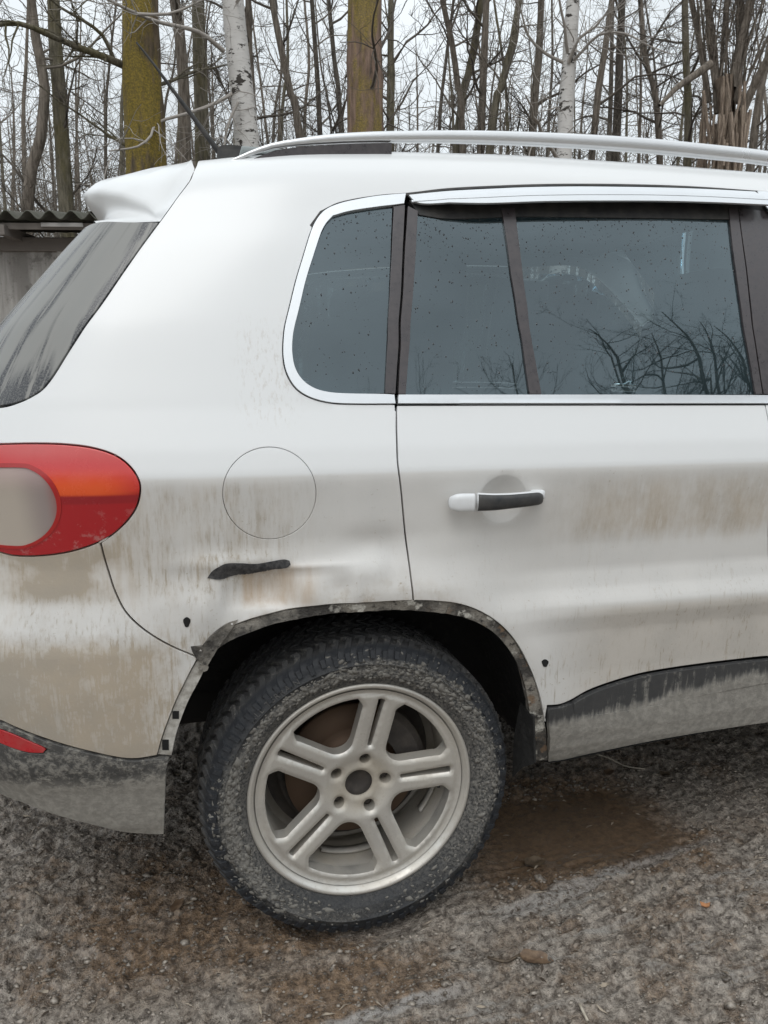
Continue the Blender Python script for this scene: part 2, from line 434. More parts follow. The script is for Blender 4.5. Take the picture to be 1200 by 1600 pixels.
def plastic():
    m = carmat('muddy_black_plastic', base=(.022, .024, .028), rough=.55)
    x, y, z = m.xyz(); n1 = m.noise(9, 5, .6); n2 = m.noise(60, 5, .7); stv = m.noise(1, 4, .65, v=m.scaled((80, 80, 9)))
    edge = .455+.060*x.st(.5, .95)+.06*(stv-.5)+.035*(n1-.5)
    lowm = (z-edge).st(.012, -.016)                                  # caked below, washed above
    mud = (lowm*(.78+.22*n2)+(1-lowm)*(.10+.5*stv.st(.5, .7)*n2.st(.38, .6))).cl()
    back = x.st(-.30, -.38)
    mb = (z+.05*(n1-.5)).st(.445, .40)*(.80+.2*n2)+(.22+.55*n2.st(.42, .62))
    mud = (mud*(1-back)+mb.cl()*back).cl()
    m.set('Base Color', m.mix(mud, (.022, .024, .028), m.mix(n2.st(.35, .7), (.235, .22, .195), (.33, .31, .275))))
    m.set('Roughness', .45+.5*mud); m.bump(mud*(.4+n2), .6, .004); return m
M['plastic'] = plastic()
def simple(name, base, rough=.5, metal=0., coat=0., dust=0., dcol=(.27, .24, .20), sc=30, spec=.5, bump=0.):
    m = Mat(name, base=base, rough=rough, metal=metal, coat=coat, spec=spec)
    n = m.noise(sc, 5, .62)
    if dust: dusty(m, (n.st(.3, .75)*dust*1.4).cl(), dcol)
    else: m.set('Base Color', m.mix(n, tuple(c*.88 for c in base), tuple(min(1, c*1.1) for c in base)))
    if bump: m.bump(n, bump, .004)
    return m
M['dark'] = simple('dark_inner_body', (.012, .012, .012), .9)
M['under'] = simple('underbody', (.02, .019, .018), .95)
M['chrome'] = simple('bright_trim', (.80, .82, .84), .20, .6, dust=.05, sc=6)
M['rail'] = simple('silver_rail', (.74, .75, .76), .27, .6, dust=.06, sc=6)
M['rubber'] = simple('black_rubber', (.018, .018, .019), .6, dust=.10)
M['gloss'] = simple('gloss_black_pillar', (.042, .035, .038), .25, coat=.5, dust=.25, dcol=(.12, .105, .105), sc=60)
M['seat'] = simple('grey_seat_cloth', (.10, .11, .115), .9, sc=200)
M['inner'] = simple('interior_plastic', (.30, .33, .33), .7)
M['belt'] = simple('pale_belt_webbing', (.62, .66, .62), .8)
M['grip'] = simple('black_grip', (.02, .022, .025), .4, dust=.12, sc=25)
M['cap'] = simple('white_cap', (.74, .75, .76), .3, coat=.5, dust=.1)
M['hole'] = simple('black_hole', (.008, .008, .008), .9)
M['steel'] = simple('bare_steel', (.30, .29, .27), .5, .7, dust=.4)
M['scuff'] = simple('black_scuff', (.022, .022, .024), .75, dust=.35, dcol=(.16, .15, .145), sc=120, bump=.6)
M['flangew'] = simple('dirty_white_flange', (.52, .50, .46), .6, dust=.65, dcol=(.20, .18, .15), sc=55, bump=.4)
def lip():
    m = carmat('muddy_arch_lip', base=(.05, .048, .045), rough=.9)
    x, y, z = m.xyz(); n1 = m.noise(11, 5, .65); n2 = m.noise(70, 4, .7); n3 = m.noise(24, 4, .6)
    c = m.mix(n1.st(.40, .60), (.060, .055, .050), (.235, .215, .185))
    c = m.mix(n3.st(.56, .64)*x.st(-.15, .0), c, (.50, .48, .43))
    c = m.mix(n3.st(.44, .36)*x.st(.1, .25), c, (.19, .13, .085))
    c = m.mix(n2.st(.54, .66)*.8, c, (.022, .021, .02))
    m.set('Base Color', c); m.set('Roughness', .9); m.bump(n2+n1, .9, .008); return m
M['lip'] = lip()
def liner():
    m = carmat('arch_liner', base=(.014, .0135, .013), rough=.85)
    n2 = m.noise(45, 5, .7); n1 = m.noise(8, 3)
    m.set('Base Color', m.mix((n2.st(.5, .72)*n1.st(.35, .7)*.35).cl(), (.014, .0135, .013), (.11, .10, .09))); m.bump(n2, .8, .01); return m
M['liner'] = liner()
def glass(name, tint, refl=1.0, ior=2.05):
    m = Mat(name); t = m.nt; b = t.nodes; b.remove(m.b); o = b['Material Output']
    tr = b.new('ShaderNodeBsdfTransparent'); tr.inputs[0].default_value = (*tint, 1)
    gl = b.new('ShaderNodeBsdfGlossy'); gl.inputs['Roughness'].default_value = .012; gl.inputs[0].default_value = (.80*refl, .93*refl, 1.0*refl, 1)
    df = b.new('ShaderNodeBsdfDiffuse'); df.inputs[0].default_value = (.11, .18, .205, 1)
    fr = b.new('ShaderNodeFresnel'); fr.inputs[0].default_value = ior
    n = m.noise(3, 4); m1 = b.new('ShaderNodeMixShader'); m2 = b.new('ShaderNodeMixShader')
    t.links.new((.07+.13*n.st(.3, .7)).k, m1.inputs[0]); t.links.new(tr.outputs[0], m1.inputs[1]); t.links.new(df.outputs[0], m1.inputs[2])
    t.links.new(fr.outputs[0], m2.inputs[0]); t.links.new(m1.outputs[0], m2.inputs[1]); t.links.new(gl.outputs[0], m2.inputs[2])
    t.links.new(m2.outputs[0], o.inputs['Surface']); return m
M['glass'] = glass('tinted_glass', (.25, .31, .32))
M['mudc'] = simple('caked_mud', (.20, .19, .17), .95, sc=60, dust=.6, dcol=(.12, .11, .098))
M['letter'] = simple('raised_rubber', (.055, .055, .056), .6, dust=.35, dcol=(.19, .18, .165), sc=90)
M['drop'] = Mat('raindrop', base=(.02, .024, .028), rough=.05, spec=.6)
def rearglass():
    m = carmat('dusty_rear_glass', base=(.020, .022, .024), rough=.1)
    v = m.vec('UV'); sx_, sy_, _ = m.xyz(v)
    stk = m.noise(1, 6, .68, v=m.scaled((60, 5, 1), v=m.scaled((1, 1, 1), v=v, rot=(0, 0, R(-4)))))
    bigs = m.noise(1, 3, .5, v=m.scaled((13, 1.6, 1), v=v)); gr = m.noise(260, 3, .7, v=v)
    smear = (stk.st(.40, .55)*bigs.st(.44, .54)+.8*stk.st(.36, .5)*sy_.st(1.26, 1.19)).cl()
    dust = (.88-.84*smear*(.5+.5*gr.st(.3, .6))).cl()*(.78+.35*bigs)
    m.set('Base Color', m.mix(dust.cl(), (.022, .025, .032), m.mix(bigs, (.27, .28, .27), (.30, .28, .255))))
    m.set('Roughness', .12+.55*dust); m.set('Coat Weight', .25); return m
M['rearglass'] = rearglass()
def lamp():
    m = carmat('red_lens', base=(.55, .02, .015), rough=.18, coat=.8)
    x, y, z = m.xyz(); n = m.noise(30, 5, .7); n2 = m.noise(6, 3)
    up = z.st(1.005, 1.012); glow = z.band(1.000, 1.007, 1.015, 1.060)*x.band(-.66, -.56, -.50, -.40)
    c = m.mix(up, (.40, .005, .010), (.58, .022, .024)); c = m.mix(glow*.85, c, (.85, .11, .014))
    c = m.mix(x.st(-.60, -.545)*z.band(.985, .99, 1.0, 1.004)*.5, c, (.22, .004, .01))
    c = m.mix((n.st(.55, .70)*z.st(.985, .955)*.40+n2*z.st(1.05, 1.09)*.30).cl(), c, (.50, .36, .33))
    m.set('Base Color', c); m.set('Roughness', .10+.35*n.st(.5, .7))
    m.set('Subsurface Weight', .0); return m
M['red'] = lamp()
M['ring'] = simple('deep_red_ring', (.40, .008, .008), .2, coat=.8)
def clearlens():
    m = carmat('milky_lens', base=(.45, .41, .37), rough=.3, coat=.4); x, y, z = m.xyz(); n = m.noise(5, 4); w = x+.10*(z-.97)+.02*(n-.5)
    c = m.mix(w.st(-.645, -.585), (.46, .40, .34), (.30, .245, .23)); c = m.mix(z.st(1.0, 1.05)*.6, c, (.36, .24, .23)); c = m.mix(w.st(-.59, -.565)*.5, c, (.30, .05, .05))
    m.set('Base Color', c); return m
M['clear'] = clearlens()
M['reflector'] = simple('red_reflector', (.50, .012, .02), .25, coat=.6, dust=.15)
def tyremat():
    m = Mat('muddy_tyre', base=(.022, .023, .025), rough=.8)
    x, y, z = m.xyz(); r = E.m('SQRT', x*x+z*z); n1 = m.noise(7, 4, .6); n2 = m.noise(75, 5, .72); n3 = m.noise(22, 4, .6)
    side = y.st(-.085, -.10)
    n4 = m.noise(170, 4, .75); n5 = m.noise(40, 5, .7, dist=1.2)
    w = r+.022*(n1-.5)+.010*(n3-.5)
    caked = w.st(.303, .293)*(.15+.85*n4.st(.36, .56))*(.7+.9*(n5-.5))
    band2 = w.band(.262, .268, .284, .290)*.35*x.st(.10, -.05)
    wash = z.st(-.10, -.26)*(.55+.45*n1.st(.35, .6))
    bare = z.st(.05, .16)*x.st(.04, -.03)*w.band(.272, .282, .32, .33)
    mud = side*((caked+band2)*(1-.85*wash)+.55*n5.st(.54, .66)*n4.st(.42, .6))*(1-.85*bare)+(1-side)*(.16+.6*n5.st(.50, .66)*n4.st(.35, .6))
    mud = mud.cl()
    m.set('Base Color', m.mix(mud*.92, (.017, .019, .023), m.mix(n3, (.17, .16, .145), (.275, .26, .235))))
    m.set('Roughness', .62+.3*mud); m.bump(mud*.7+n2*.6, .7, .006); return m
M['tyre'] = tyremat()
def rimmat():
    m = Mat('dusty_silver_alloy', base=(.58, .56, .53), rough=.34, metal=.8)
    x, y, z = m.xyz(); r = E.m('SQRT', x*x+z*z); n1 = m.noise(9, 4, .6); n2 = m.noise(110, 4, .7)
    d = (.14+.42*n1.st(.34, .66)+.45*r.st(.09, .05)+.30*n2.st(.55, .7)+.35*y.st(-.055, -.03)).cl()
    m.set('Base Color', m.mix(d, (.69, .67, .63), m.mix(n2, (.33, .29, .23), (.46, .415, .35)))); m.set('Metallic', .82-.7*d)
    m.set('Roughness', .30+.4*d); m.bump(n2, .15, .002); return m
M['rim'] = rimmat()
M['disc'] = simple('rusty_disc', (.10, .062, .040), .7, .3, dust=.5, dcol=(.13, .085, .055), sc=14)
M['hub'] = simple('dark_hub', (.035, .030, .027), .8, dust=.4, dcol=(.10, .085, .07))
M['weight'] = simple('lead_weight', (.42, .40, .37), .6, .2, dust=.4)

# ------------------------------------------------------------------ the car
_hc = hit(786, 781); _hp = P(*_hc)
DENT += [(_hp[0], _hp[2]+.002, .054, .053, .020, 's'),
         (-.215, .800, .070, .040, .020, 'g'), (-.315, .775, .026, .055, -.014, 'g'), (-.25, .862, .10, .016, -.008, 'g'), (.40, .80, .10, .10, .007, 'g'), (-.01, .835, .075, .026, -.010, 'g'),
         (.02, .885, .06, .03, .009, 'g'), (-.115, .805, .035, .035, -.009, 'g'), (-.05, .80, .03, .03, .006, 'g'), (-.37, .83, .05, .05, .007, 'g'), (.055, .83, .02, .05, .005, 'g'), (-.285, .82, .010, .045, -.006, 'g'), (-.12, .848, .10, .009, -.006, 'g'), (-.02, .80, .012, .030, -.004, 'g'), (-.20, .765, .05, .010, -.006, 'g')]
car = empty('parked_car', tuple(CARB), 'muddy white estate car with a damaged bare rear wheel arch and red tail light', 'car')
def cp(*a, **k): return panel(*a, **k)
seam = hits([(304, 264), (296, 283), (278, 307), (250, 346), (205, 408), (150, 487), (105, 553), (70, 605), (45, 622)])
SR = 1.95-xr(1.5)-XA
arch_o = [(312, 1027), (328, 1003), (350, 985), (378, 973), (410, 963), (450, 953), (500, 947), (545, 944), (600, 941), (646, 939)]
arch_o2 = [(646, 939), (680, 940), (715, 944), (750, 956), (782, 977), (808, 1007), (828, 1045), (842, 1085), (852, 1130), (856, 1190)]
arch_i = [(320, 1040), (338, 1018), (362, 1001), (395, 987), (430, 975), (480, 966), (540, 959), (600, 956), (650, 956), (700, 961), (740, 972), (770, 989), (795, 1015), (812, 1045), (824, 1085), (830, 1130), (833, 1190)]
lampo = [(0, 694), (60, 693), (110, 695), (150, 701), (183, 713), (205, 731), (217, 751), (219, 768), (212, 795), (196, 817), (172, 838), (140, 853), (100, 864), (55, 869), (20, 868), (0, 863)]
def ext(p, q, ds):                           # carry an outline on round the hidden rear corner
    return np.array([p[0]-ds, q[1]+(p[1]-q[1])*0+0])
LAMP = hits(lampo); sl_ = LAMP[0][0]
lamp_poly = np.vstack([LAMP, [[sl_-.06, LAMP[-1][1]+.01], [sl_-.11, LAMP[-1][1]+.05], [sl_-.12, LAMP[0][1]-.05], [sl_-.07, LAMP[0][1]-.005]]])
bseam = hits([(157, 848), (163, 872), (170, 895), (180, 925), (197, 957), (228, 986), (268, 1010), (310, 1028)])
shut = hits([(646, 938), (638, 870), (630, 800), (623, 735), (620, 680), (620, 640), (622, 600), (628, 450), (633, 330), (635, 303)])
gutter = hits([(635, 302), (700, 295), (800, 290), (900, 288), (1000, 289), (1100, 293), (1200, 300)])
qout = hits([(634, 303), (590, 307), (560, 312), (530, 319), (508, 329), (494, 345), (484, 368), (465, 430), (450, 490), (443, 530), (443, 560), (449, 585), (463, 607), (485, 621), (515, 629), (550, 631), (618, 631)])
qin = hits([(616, 321), (590, 324), (545, 331), (520, 338), (509, 350), (500, 368), (480, 430), (464, 495), (457, 530), (457, 555), (462, 577), (474, 595), (492, 607), (515, 613), (545, 615), (601, 616)])
GL = hit(0, 636); gl0 = hit(20, 632)
print('lamp s', sl_, 'GL', GL, 'LEND', LEND, 'XA', XA)
# -- quarter panel with cantrail
xA1, vA1 = 1.20, gutter[-1][1]+.004
glow_ = [[-LEND*.999, GL[1]-.01], [GL[0]-.10, GL[1]-.006], GL, gl0]
pillar = [xv(2.02, 1.14), xv(1.99, 1.135)]
side = np.vstack([[xv(-.325, VTOP)], seam, gl0[None], GL[None], [[GL[0]-.06, GL[1]-.004], [sl_-.07, LAMP[0][1]-.003]], LAMP[:11], bseam, hits(arch_o)[1:],
                  shut[1:6], [[qout[-1][0], shut[5][1]]], qout[::-1], gutter[1:], [xv(1.30, vA1+.002), xv(1.62, zv(1.46)), xv(2.0, 1.165), xv(2.09, 1.165), xv(1.70, zv(1.50)), xv(1.36, VTOP)]])
flap = [(421+73*math.cos(a), 770.5-72*math.sin(a)) for a in np.arange(28)/28*2*math.pi]; FL = hits(flap)
cp('quarter_panel', side, [FL], M['paint'], car, h=.010, hgap=.0017)
o = cp('fuel_flap', FL, [], M['paint'], car, h=.012, gap=.0014)
# -- dark inner skin that shows through the panel gaps
skin = np.vstack([[xv(-.31, VTOP-.01)], seam+[.012, 0], hits([(120, 650), (230, 720), (235, 770), (180, 850), (195, 930), (240, 980), (320, 1010)]), hits(arch_o)[2:]+[0, .02], hits(arch_o2)[1:]+[.014, .006],
                  [xv(.45, .36), xv(2.0, .36), xv(2.0, 1.12), xv(.2, 1.12)], hits([(622, 632)]), (qin.mean(0)+(qin-qin.mean(0))*[1.07, 1.055])[::-1], gutter[1:]+[0, .012], [xv(1.25, VTOP-.01)]])
cp('inner_skin', skin, [], M['dark'], car, h=.05, hb=.015, off=-.022, skirt=.001, gap=0)
# -- rear door
x2 = .985
dlow = hits([(856, 1103), (876, 1101), (893, 1094), (920, 1079), (955, 1066), (1000, 1053), (1050, 1044), (1100, 1037), (1150, 1031), (1198, 1026)])
dr_s = P(*hit(1206, 700))[0]; DF = hits([(1207, 760), (1208, 900), (1208, 1028)])
dtop = BELT-.001
_t = np.arange(44)/44*2*math.pi; bowl = [np.array([xv(_hp[0]+.054*k*math.cos(a), _hp[2]+.002+.053*k*math.sin(a)) for a in _t]) for k in (1., .94, .8)]
door = np.vstack([shut[:5], [[shut[5][0], dtop], [xv(dr_s, 1.1)[0], dtop-.004]], DF, dlow[::-1], hits(arch_o2[::-1])[1:]])
cp('rear_door', door, [], M['paint'], car, h=.010, crease=bowl, label='rear side door with a brown splash band')
# front door lower and fender
fd = np.vstack([DF[::-1], [[xv(dr_s, 1.1)[0], dtop-.004]], [xv(2.03, 1.13), xv(1.98, .9), xv(2.0, .57)]])
cp('front_door', fd, [], M['paint'], car, h=.03, gap=.002)
fa = [xv(2.53+.385*math.cos(a), .36+.385*math.sin(a)) for a in np.linspace(math.pi, 0, 16)]
ff = np.vstack([[xv(2.0, .57), xv(1.98, .9), xv(2.03, 1.13), xv(2.06, 1.155), xv(2.6, 1.06), xv(3.05, .97), xv(3.05, .36)], fa[::-1], [xv(2.1, .36), xv(2.05, .45)]])
cp('front_fender', ff, [], M['paint'], car, h=.04, gap=.002)
# -- cladding along the sill
CT = hits([(856, 1106), (876, 1104), (893, 1097), (920, 1082), (955, 1069), (1000, 1056), (1050, 1047), (1100, 1040), (1150, 1034), (1199, 1029)])
CM = hits([(893, 1113), (925, 1113), (960, 1109), (1000, 1103), (1050, 1093), (1100, 1083), (1150, 1073), (1199, 1064)])
CB = hits([(857, 1191), (880, 1188), (910, 1181), (1000, 1162), (1100, 1144), (1199, 1127)])
cp('door_cladding', np.vstack([CT[2:], [xv(2.0, .565), xv(2.0, .50)], CM[::-1]]), [], M['plastic'], car, h=.014, gap=.0006, off=.010)
cp('sill_cladding', np.vstack([CT[:3], CM, [xv(2.05, .50), xv(2.05, .36)], CB[::-1]]), [], M['plastic'], car, h=.014, gap=.0003,
   off=lambda V, p: .004+.010*np.clip((.5-V[:, 1])/.06, 0, 1)*np.clip((V[:, 1]-.36)/.02, 0, 1)-.005*(V[:, 1] < .405+.03*np.clip(p[:, 0]-.5, 0, 1)))
# under the sill
us = np.array([P(*q) for q in CB]+[P(*xv(1.5, .36)), P(*xv(2.05, .36))]); k = len(us)
V = np.vstack([us+[0, -.004, .0], us+[0, .05, -.02], us+[0, .22, -.01], us+[0, .30, .10]])
part('sill_underside', V, [(r*k+i, r*k+i+1, (r+1)*k+i+1, (r+1)*k+i) for r in range(3) for i in range(k-1)], M['under'], car)
# -- arch flange left bare by the missing moulding
BI = hits([(246, 1181), (255, 1150), (268, 1115), (283, 1080), (298, 1050), (311, 1029)]); BO = hits([(322, 1042), (305, 1075), (288, 1110), (274, 1150), (267, 1183)])
A1 = hits(arch_o+arch_o2[1:]); A2 = hits(arch_i)
def lump(V, p): return -.005+.0016*np.sin(V[:, 0]*170+2*np.sin(V[:, 1]*90))*np.sin(V[:, 1]*210+V[:, 0]*60)+.0018*np.sin(V[:, 0]*47+V[:, 1]*61)
cp('arch_flange', np.vstack([A1, A2[::-1]]), [], M['lip'], car, h=.006, gap=.0002, off=lump, skirt=.03, rnd=.002)
cp('bumper_flange', np.vstack([BI, BO]), [], M['flangew'], car, h=.007, gap=.0004, off=-.006, skirt=.02)
for px, py, w, hh in ((258, 1166, 5, 8), (274, 1119, 5, 6)):
    q = hits([(px-w, py-hh), (px+w, py-hh), (px+w, py+hh), (px-w, py+hh)])
    cp('clip_hole', q, [], M['hole'], car, h=.01, gap=0, off=-.0045, skirt=.002)
q = hits([(318+8*math.cos(a), 1043-6*math.sin(a)) for a in np.arange(10)/10*2*math.pi]); cp('screw_head', q, [], M['lip'], car, h=.006, gap=0, off=.003, skirt=.006)
mudp = hits([(298, 1010), (316, 1008), (332, 990), (352, 975), (372, 968), (352, 996), (336, 1020), (322, 1044), (308, 1030)])
cp('mud_clump', mudp, [], M['lip'], car, h=.005, gap=0, off=lambda V, p: .003+.004*np.sin(V[:, 0]*210)*np.sin(V[:, 1]*260), skirt=.008)
# -- wheel-arch liner
ring = np.vstack([A2, ]); p3 = np.array([P(*q) for q in np.vstack([BO[::-1], A2[1:]])])
ctr = np.array([AX, 0, .36]); rows = []
for yy, sc in ((.009, 1.004), (.03, 1.04), (.06, 1.07), (.16, 1.07), (.30, 1.05), (.34, .9), (.35, .1)):
    q = ctr+(p3-ctr)*[sc, 0, sc]; q[:, 1] = p3[:, 1]*(1 if yy < .1 else 0)+yy+(.0 if yy < .1 else .03); rows.append(q)
k = len(p3); V = np.vstack(rows)
part('arch_liner', V, [(r*k+i, r*k+i+1, (r+1)*k+i+1, (r+1)*k+i) for r in range(len(rows)-1) for i in range(k-1)], M['liner'], car)
fl = np.array([aty(833, 1120, .012), aty(835, 1193, .012), aty(815, 1200, .05), aty(800, 1215, .08), aty(803, 1150, .09), aty(812, 1100, .08)])
part('liner_flap', np.vstack([fl, fl+[.006, .004, 0]]), [(0, 1, 2, 3, 4, 5), (11, 10, 9, 8, 7, 6)]+[(i, (i+1) % 6, 6+(i+1) % 6, 6+i) for i in range(6)], M['liner'], car, smooth=False)
# -- bumper
BE = hits([(246, 1183), (215, 1186), (190, 1185), (150, 1177), (100, 1164), (55, 1149), (20, 1135), (0, 1126)])
lb = hits(lampo[10:15]+[(0, 863)])
be2 = np.vstack([BE, [[BE[-1][0]-.10, BE[-1][1]+.01], [-LEND*.999, BE[-1][1]+.01]]])
bump = np.vstack([bseam, BI[::-1][1:], be2[1:], [[-LEND*.999, .90], [sl_-.12, LAMP[-1][1]+.02]], lb[::-1]])
cp('rear_bumper', bump, [], M['paint'], car, h=.012)
BB = hits([(258, 1300), (235, 1299), (200, 1296), (160, 1288), (120, 1278), (80, 1266), (40, 1250), (0, 1231)])
trim = np.vstack([hits([(266, 1184)]), BE+[0, -.002], [[BE[-1][0]-.10, BE[-1][1]+.008], [-LEND*.999, BE[-1][1]+.008], [-LEND*.999, BB[-1][1]], [BB[-1][0]-.1, BB[-1][1]]], BB[::-1]])
rf = hits([(0, 1139), (22, 1147), (45, 1157), (66, 1166), (73, 1170), (68, 1176), (45, 1175), (20, 1168), (0, 1160)])
rfx = np.vstack([rf, [[rf[-1][0]-.06, rf[-1][1]+.012], [rf[0][0]-.06, rf[0][1]+.008]]])
tr = cp('bumper_cladding', trim, [rfx], M['plastic'], car, h=.012, off=lambda V, p: .002+.006*np.clip((.455-V[:, 1])/.03, 0, 1))
cp('reflector', rfx, [], M['reflector'], tr, h=.012, gap=.0012, off=.002)
# -- tail light
def lens(V, p): d = dist(V, lampin); return .001+.009*(1-np.exp(-d/.03))
lampin = resample(lamp_poly, .01)
cl_ = hits([(20+72*math.cos(a), 791-62*math.sin(a)) for a in np.linspace(-1.35, 1.25, 16)]); clr = hits([(20+79*math.cos(a), 790-68*math.sin(a)) for a in np.linspace(-1.35, 1.25, 16)])
clx = np.vstack([cl_, [[cl_[-1][0]-.05, cl_[-1][1]], [cl_[0][0]-.08, .97], [cl_[0][0]-.05, cl_[0][1]]]])
clrx = np.vstack([clr, [[clr[-1][0]-.06, clr[-1][1]], [clr[0][0]-.095, .97], [clr[0][0]-.06, clr[0][1]]]])
tl = cp('tail_light', lamp_poly, [clrx], M['red'], car, h=.010, gap=.0036, hgap=0, off=lens, rnd=.0025)
cp('lens_ring', clrx, [clx], M['ring'], tl, h=.006, gap=0, rnd=.0003, skirt=.004, off=lambda V, p: lens(V, p)+.0012)
cp('clear_lens', clx, [], M['clear'], tl, h=.010, gap=0, rnd=.0003, skirt=.003, off=lambda V, p: lens(V, p)-.001)
# -- tailgate: glass and lower panel
gt = zv(1.562)
gz = np.vstack([seam[3:]-[.0035, 0], gl0[None]-[.003, -.002], GL[None]+[0, .003], [[GL[0]-.10, GL[1]-.004], [-LEND*.999, GL[1]-.006], [-LEND*.999, gt], [seam[3][0]-.25, gt]]])
rg = cp('rear_window', gz, [], M['rearglass'], car, h=.014, gap=.002, off=-.001)
tg = np.vstack([[[sl_-.13, LAMP[0][1]], [GL[0]-.07, GL[1]-.006], [GL[0]-.10, GL[1]-.008], [-LEND*.999, GL[1]-.010], [-LEND*.999, .905], [sl_-.13, LAMP[-1][1]+.03]]])
tgo = cp('tailgate', tg, [], M['paint'], car, h=.03, gap=.002)
# -- quarter window, pillars, door window
cp('window_trim', np.vstack([qout, hits([(616, 617)]), qin[::-1], hits([(631, 319)])]), [], M['chrome'], car, h=.006, gap=.0006, off=.0035, skirt=.012)
qg = np.vstack([qin[1:-1], hs([(602, 614), (614, 323)])])
qw = cp('quarter_window', qg, [], M['glass'], car, h=.03, gap=.0006, off=-.004, skirt=.004)
cp('pillar_trim', hs([(615, 323), (633, 320), (629, 400), (623, 530), (618, 616), (601, 615), (608, 468), (615, 322)]), [], M['gloss'], car, h=.012, gap=.0012, off=.002)
cp('door_pillar_trim', hs([(637, 322), (653, 330), (648, 420), (641, 520), (634, 616), (622, 616), (626, 530), (632, 400), (637, 323)]), [], M['gloss'], car, h=.012, gap=.0008, off=.002)
cp('belt_trim', np.vstack([hs([(622, 617), (800, 617), (1000, 617), (1199, 618)]), [xv(1.2, 1.17), xv(1.98, 1.15), xv(1.98, 1.137), xv(1.2, 1.157)], hits([(1199, 631), (1000, 631), (800, 631), (621, 631)])]), [], M['chrome'], car, h=.010, gap=.0006, off=.0045, skirt=.012)
dg = hs([(651, 318), (790, 318), (797, 420), (813, 520), (831, 616), (634, 616), (641, 520), (648, 420)])
cp('fixed_window', dg, [], M['glass'], car, h=.03, gap=.0006, off=-.004, skirt=.004)
cp('division_bar', hs([(783, 325), (804, 325), (818, 440), (832, 540), (846, 616), (827, 616), (813, 520), (797, 420)]), [], M['gloss'], car, h=.012, gap=.0008, off=.002)
dw = hs([(804, 318), (1139, 322), (1146, 400), (1160, 500), (1181, 616), (845, 616), (832, 540), (818, 440)])
cp('door_window', dw, [], M['glass'], car, h=.03, gap=.0006, off=-.004, skirt=.004)
cp('centre_pillar_trim', hs([(1138, 325), (1152, 325), (1162, 400), (1176, 520), (1191, 616), (1180, 616), (1160, 500), (1146, 400)]), [], M['gloss'], car, h=.012, gap=.0008, off=.002)
fpl = np.vstack([hits([(1154, 325), (1199, 330)]), [xv(1.12, zv(1.60)), xv(1.14, 1.18)], hits([(1197, 616), (1193, 616), (1178, 520), (1164, 400)])])
cp('front_pillar_trim', fpl, [], M['gloss'], car, h=.02, gap=.0008, off=.001)
fw_ = np.vstack([[xv(1.13, 1.18), xv(1.90, 1.165), xv(1.60, zv(1.44)), xv(1.32, zv(1.615)), xv(1.12, zv(1.62))]])
cp('front_window', fw_, [], M['glass'], car, h=.06, gap=.0006, off=-.004, skirt=.004)
# dark run-channel under the wind deflector
cp('window_seal', hits([(640, 312), (700, 300), (900, 293), (1199, 305), (1199, 340), (1140, 342), (1000, 340), (800, 338), (700, 341), (655, 335)]), [], M['rubber'], car, h=.015, gap=0, off=-.001)
cp('gutter_seal', np.vstack([hits([(484, 352), (500, 330), (530, 316), (590, 305), (640, 301)]), gutter[1:]+[0, .001], gutter[1:][::-1]+[0, -.004], hits([(640, 305), (590, 309), (530, 321), (503, 334), (488, 356)])]), [], M['rubber'], car, h=.008, gap=0, off=.0005, skirt=.01)
DT = [(638, 306), (700, 300), (800, 295), (900, 293), (1000, 294), (1100, 297), (1178, 301)]
DM = [(646, 317), (700, 313), (800, 307), (900, 305), (1000, 306), (1100, 309), (1184, 314)]
DB = [(642, 316), (656, 323), (680, 327), (710, 330), (760, 332), (850, 329), (1000, 328), (1100, 330), (1192, 334)]
DM2 = [(643, 319), (700, 321), (800, 317), (900, 315), (1000, 315), (1100, 318), (1188, 323)]
dA, dB_, dC, dD = hits(DT), hits(DM), hits(DM2), hits(DB)
tD = hits(DT)
def dpro(V, p):
    t = np.interp(p[:, 0], [P(*q)[0] for q in tD], [q[1] for q in tD])-V[:, 1]
    return .004+np.interp(t, [0, .06], [0, .034])*np.clip((p[:, 0]-.11)/.10, .2, 1)
wdf = cp('wind_deflector', np.vstack([dA, dB_[::-1]]), [], M['chrome'], car, h=.006, gap=.0004, off=dpro, skirt=.005)
cp('deflector_strip', np.vstack([dB_, dC[::-1]]), [], M['chrome'], wdf, h=.006, gap=.0006, off=lambda V, p: dpro(V, p)+.003, skirt=.006)
cp('deflector_strip', np.vstack([dC, dD[::-1]]), [], M['chrome'], wdf, h=.006, gap=.0006, off=lambda V, p: dpro(V, p)+.0015, skirt=.006)
fdo = hits([(1181, 301), (1199, 302)])
cp('front_deflector', np.vstack([fdo, [xv(1.32, zv(1.63)), xv(1.32, zv(1.59))], hits([(1199, 337), (1195, 334), (1189, 318)])]), [], M['chrome'], car, h=.012, gap=.0003, off=lambda V, p: .006+.016*np.clip((zv(1.62)-V[:, 1])/.05, 0, 1), skirt=.003)
# -- roof
xs = np.linspace(-.322, 1.37, 40); et = np.array([P(*xv(x, VTOP)) for x in xs]); ys = np.linspace(0, 1, 25)
V = []
for e in et:
    y0 = e[1]; y = y0+(2*.905-2*y0)*ys; V.append(np.stack([np.full(25, e[0])+.0-.05*(1-(ys*2-1)**2)*(e[0] > 1.3), y, e[2]+.07*(1-(ys*2-1)**2)], 1))
V = np.array(V).reshape(-1, 3)
part('roof', V, [(i*25+j, (i+1)*25+j, (i+1)*25+j+1, i*25+j+1) for i in range(39) for j in range(24)], M['paint'], car)
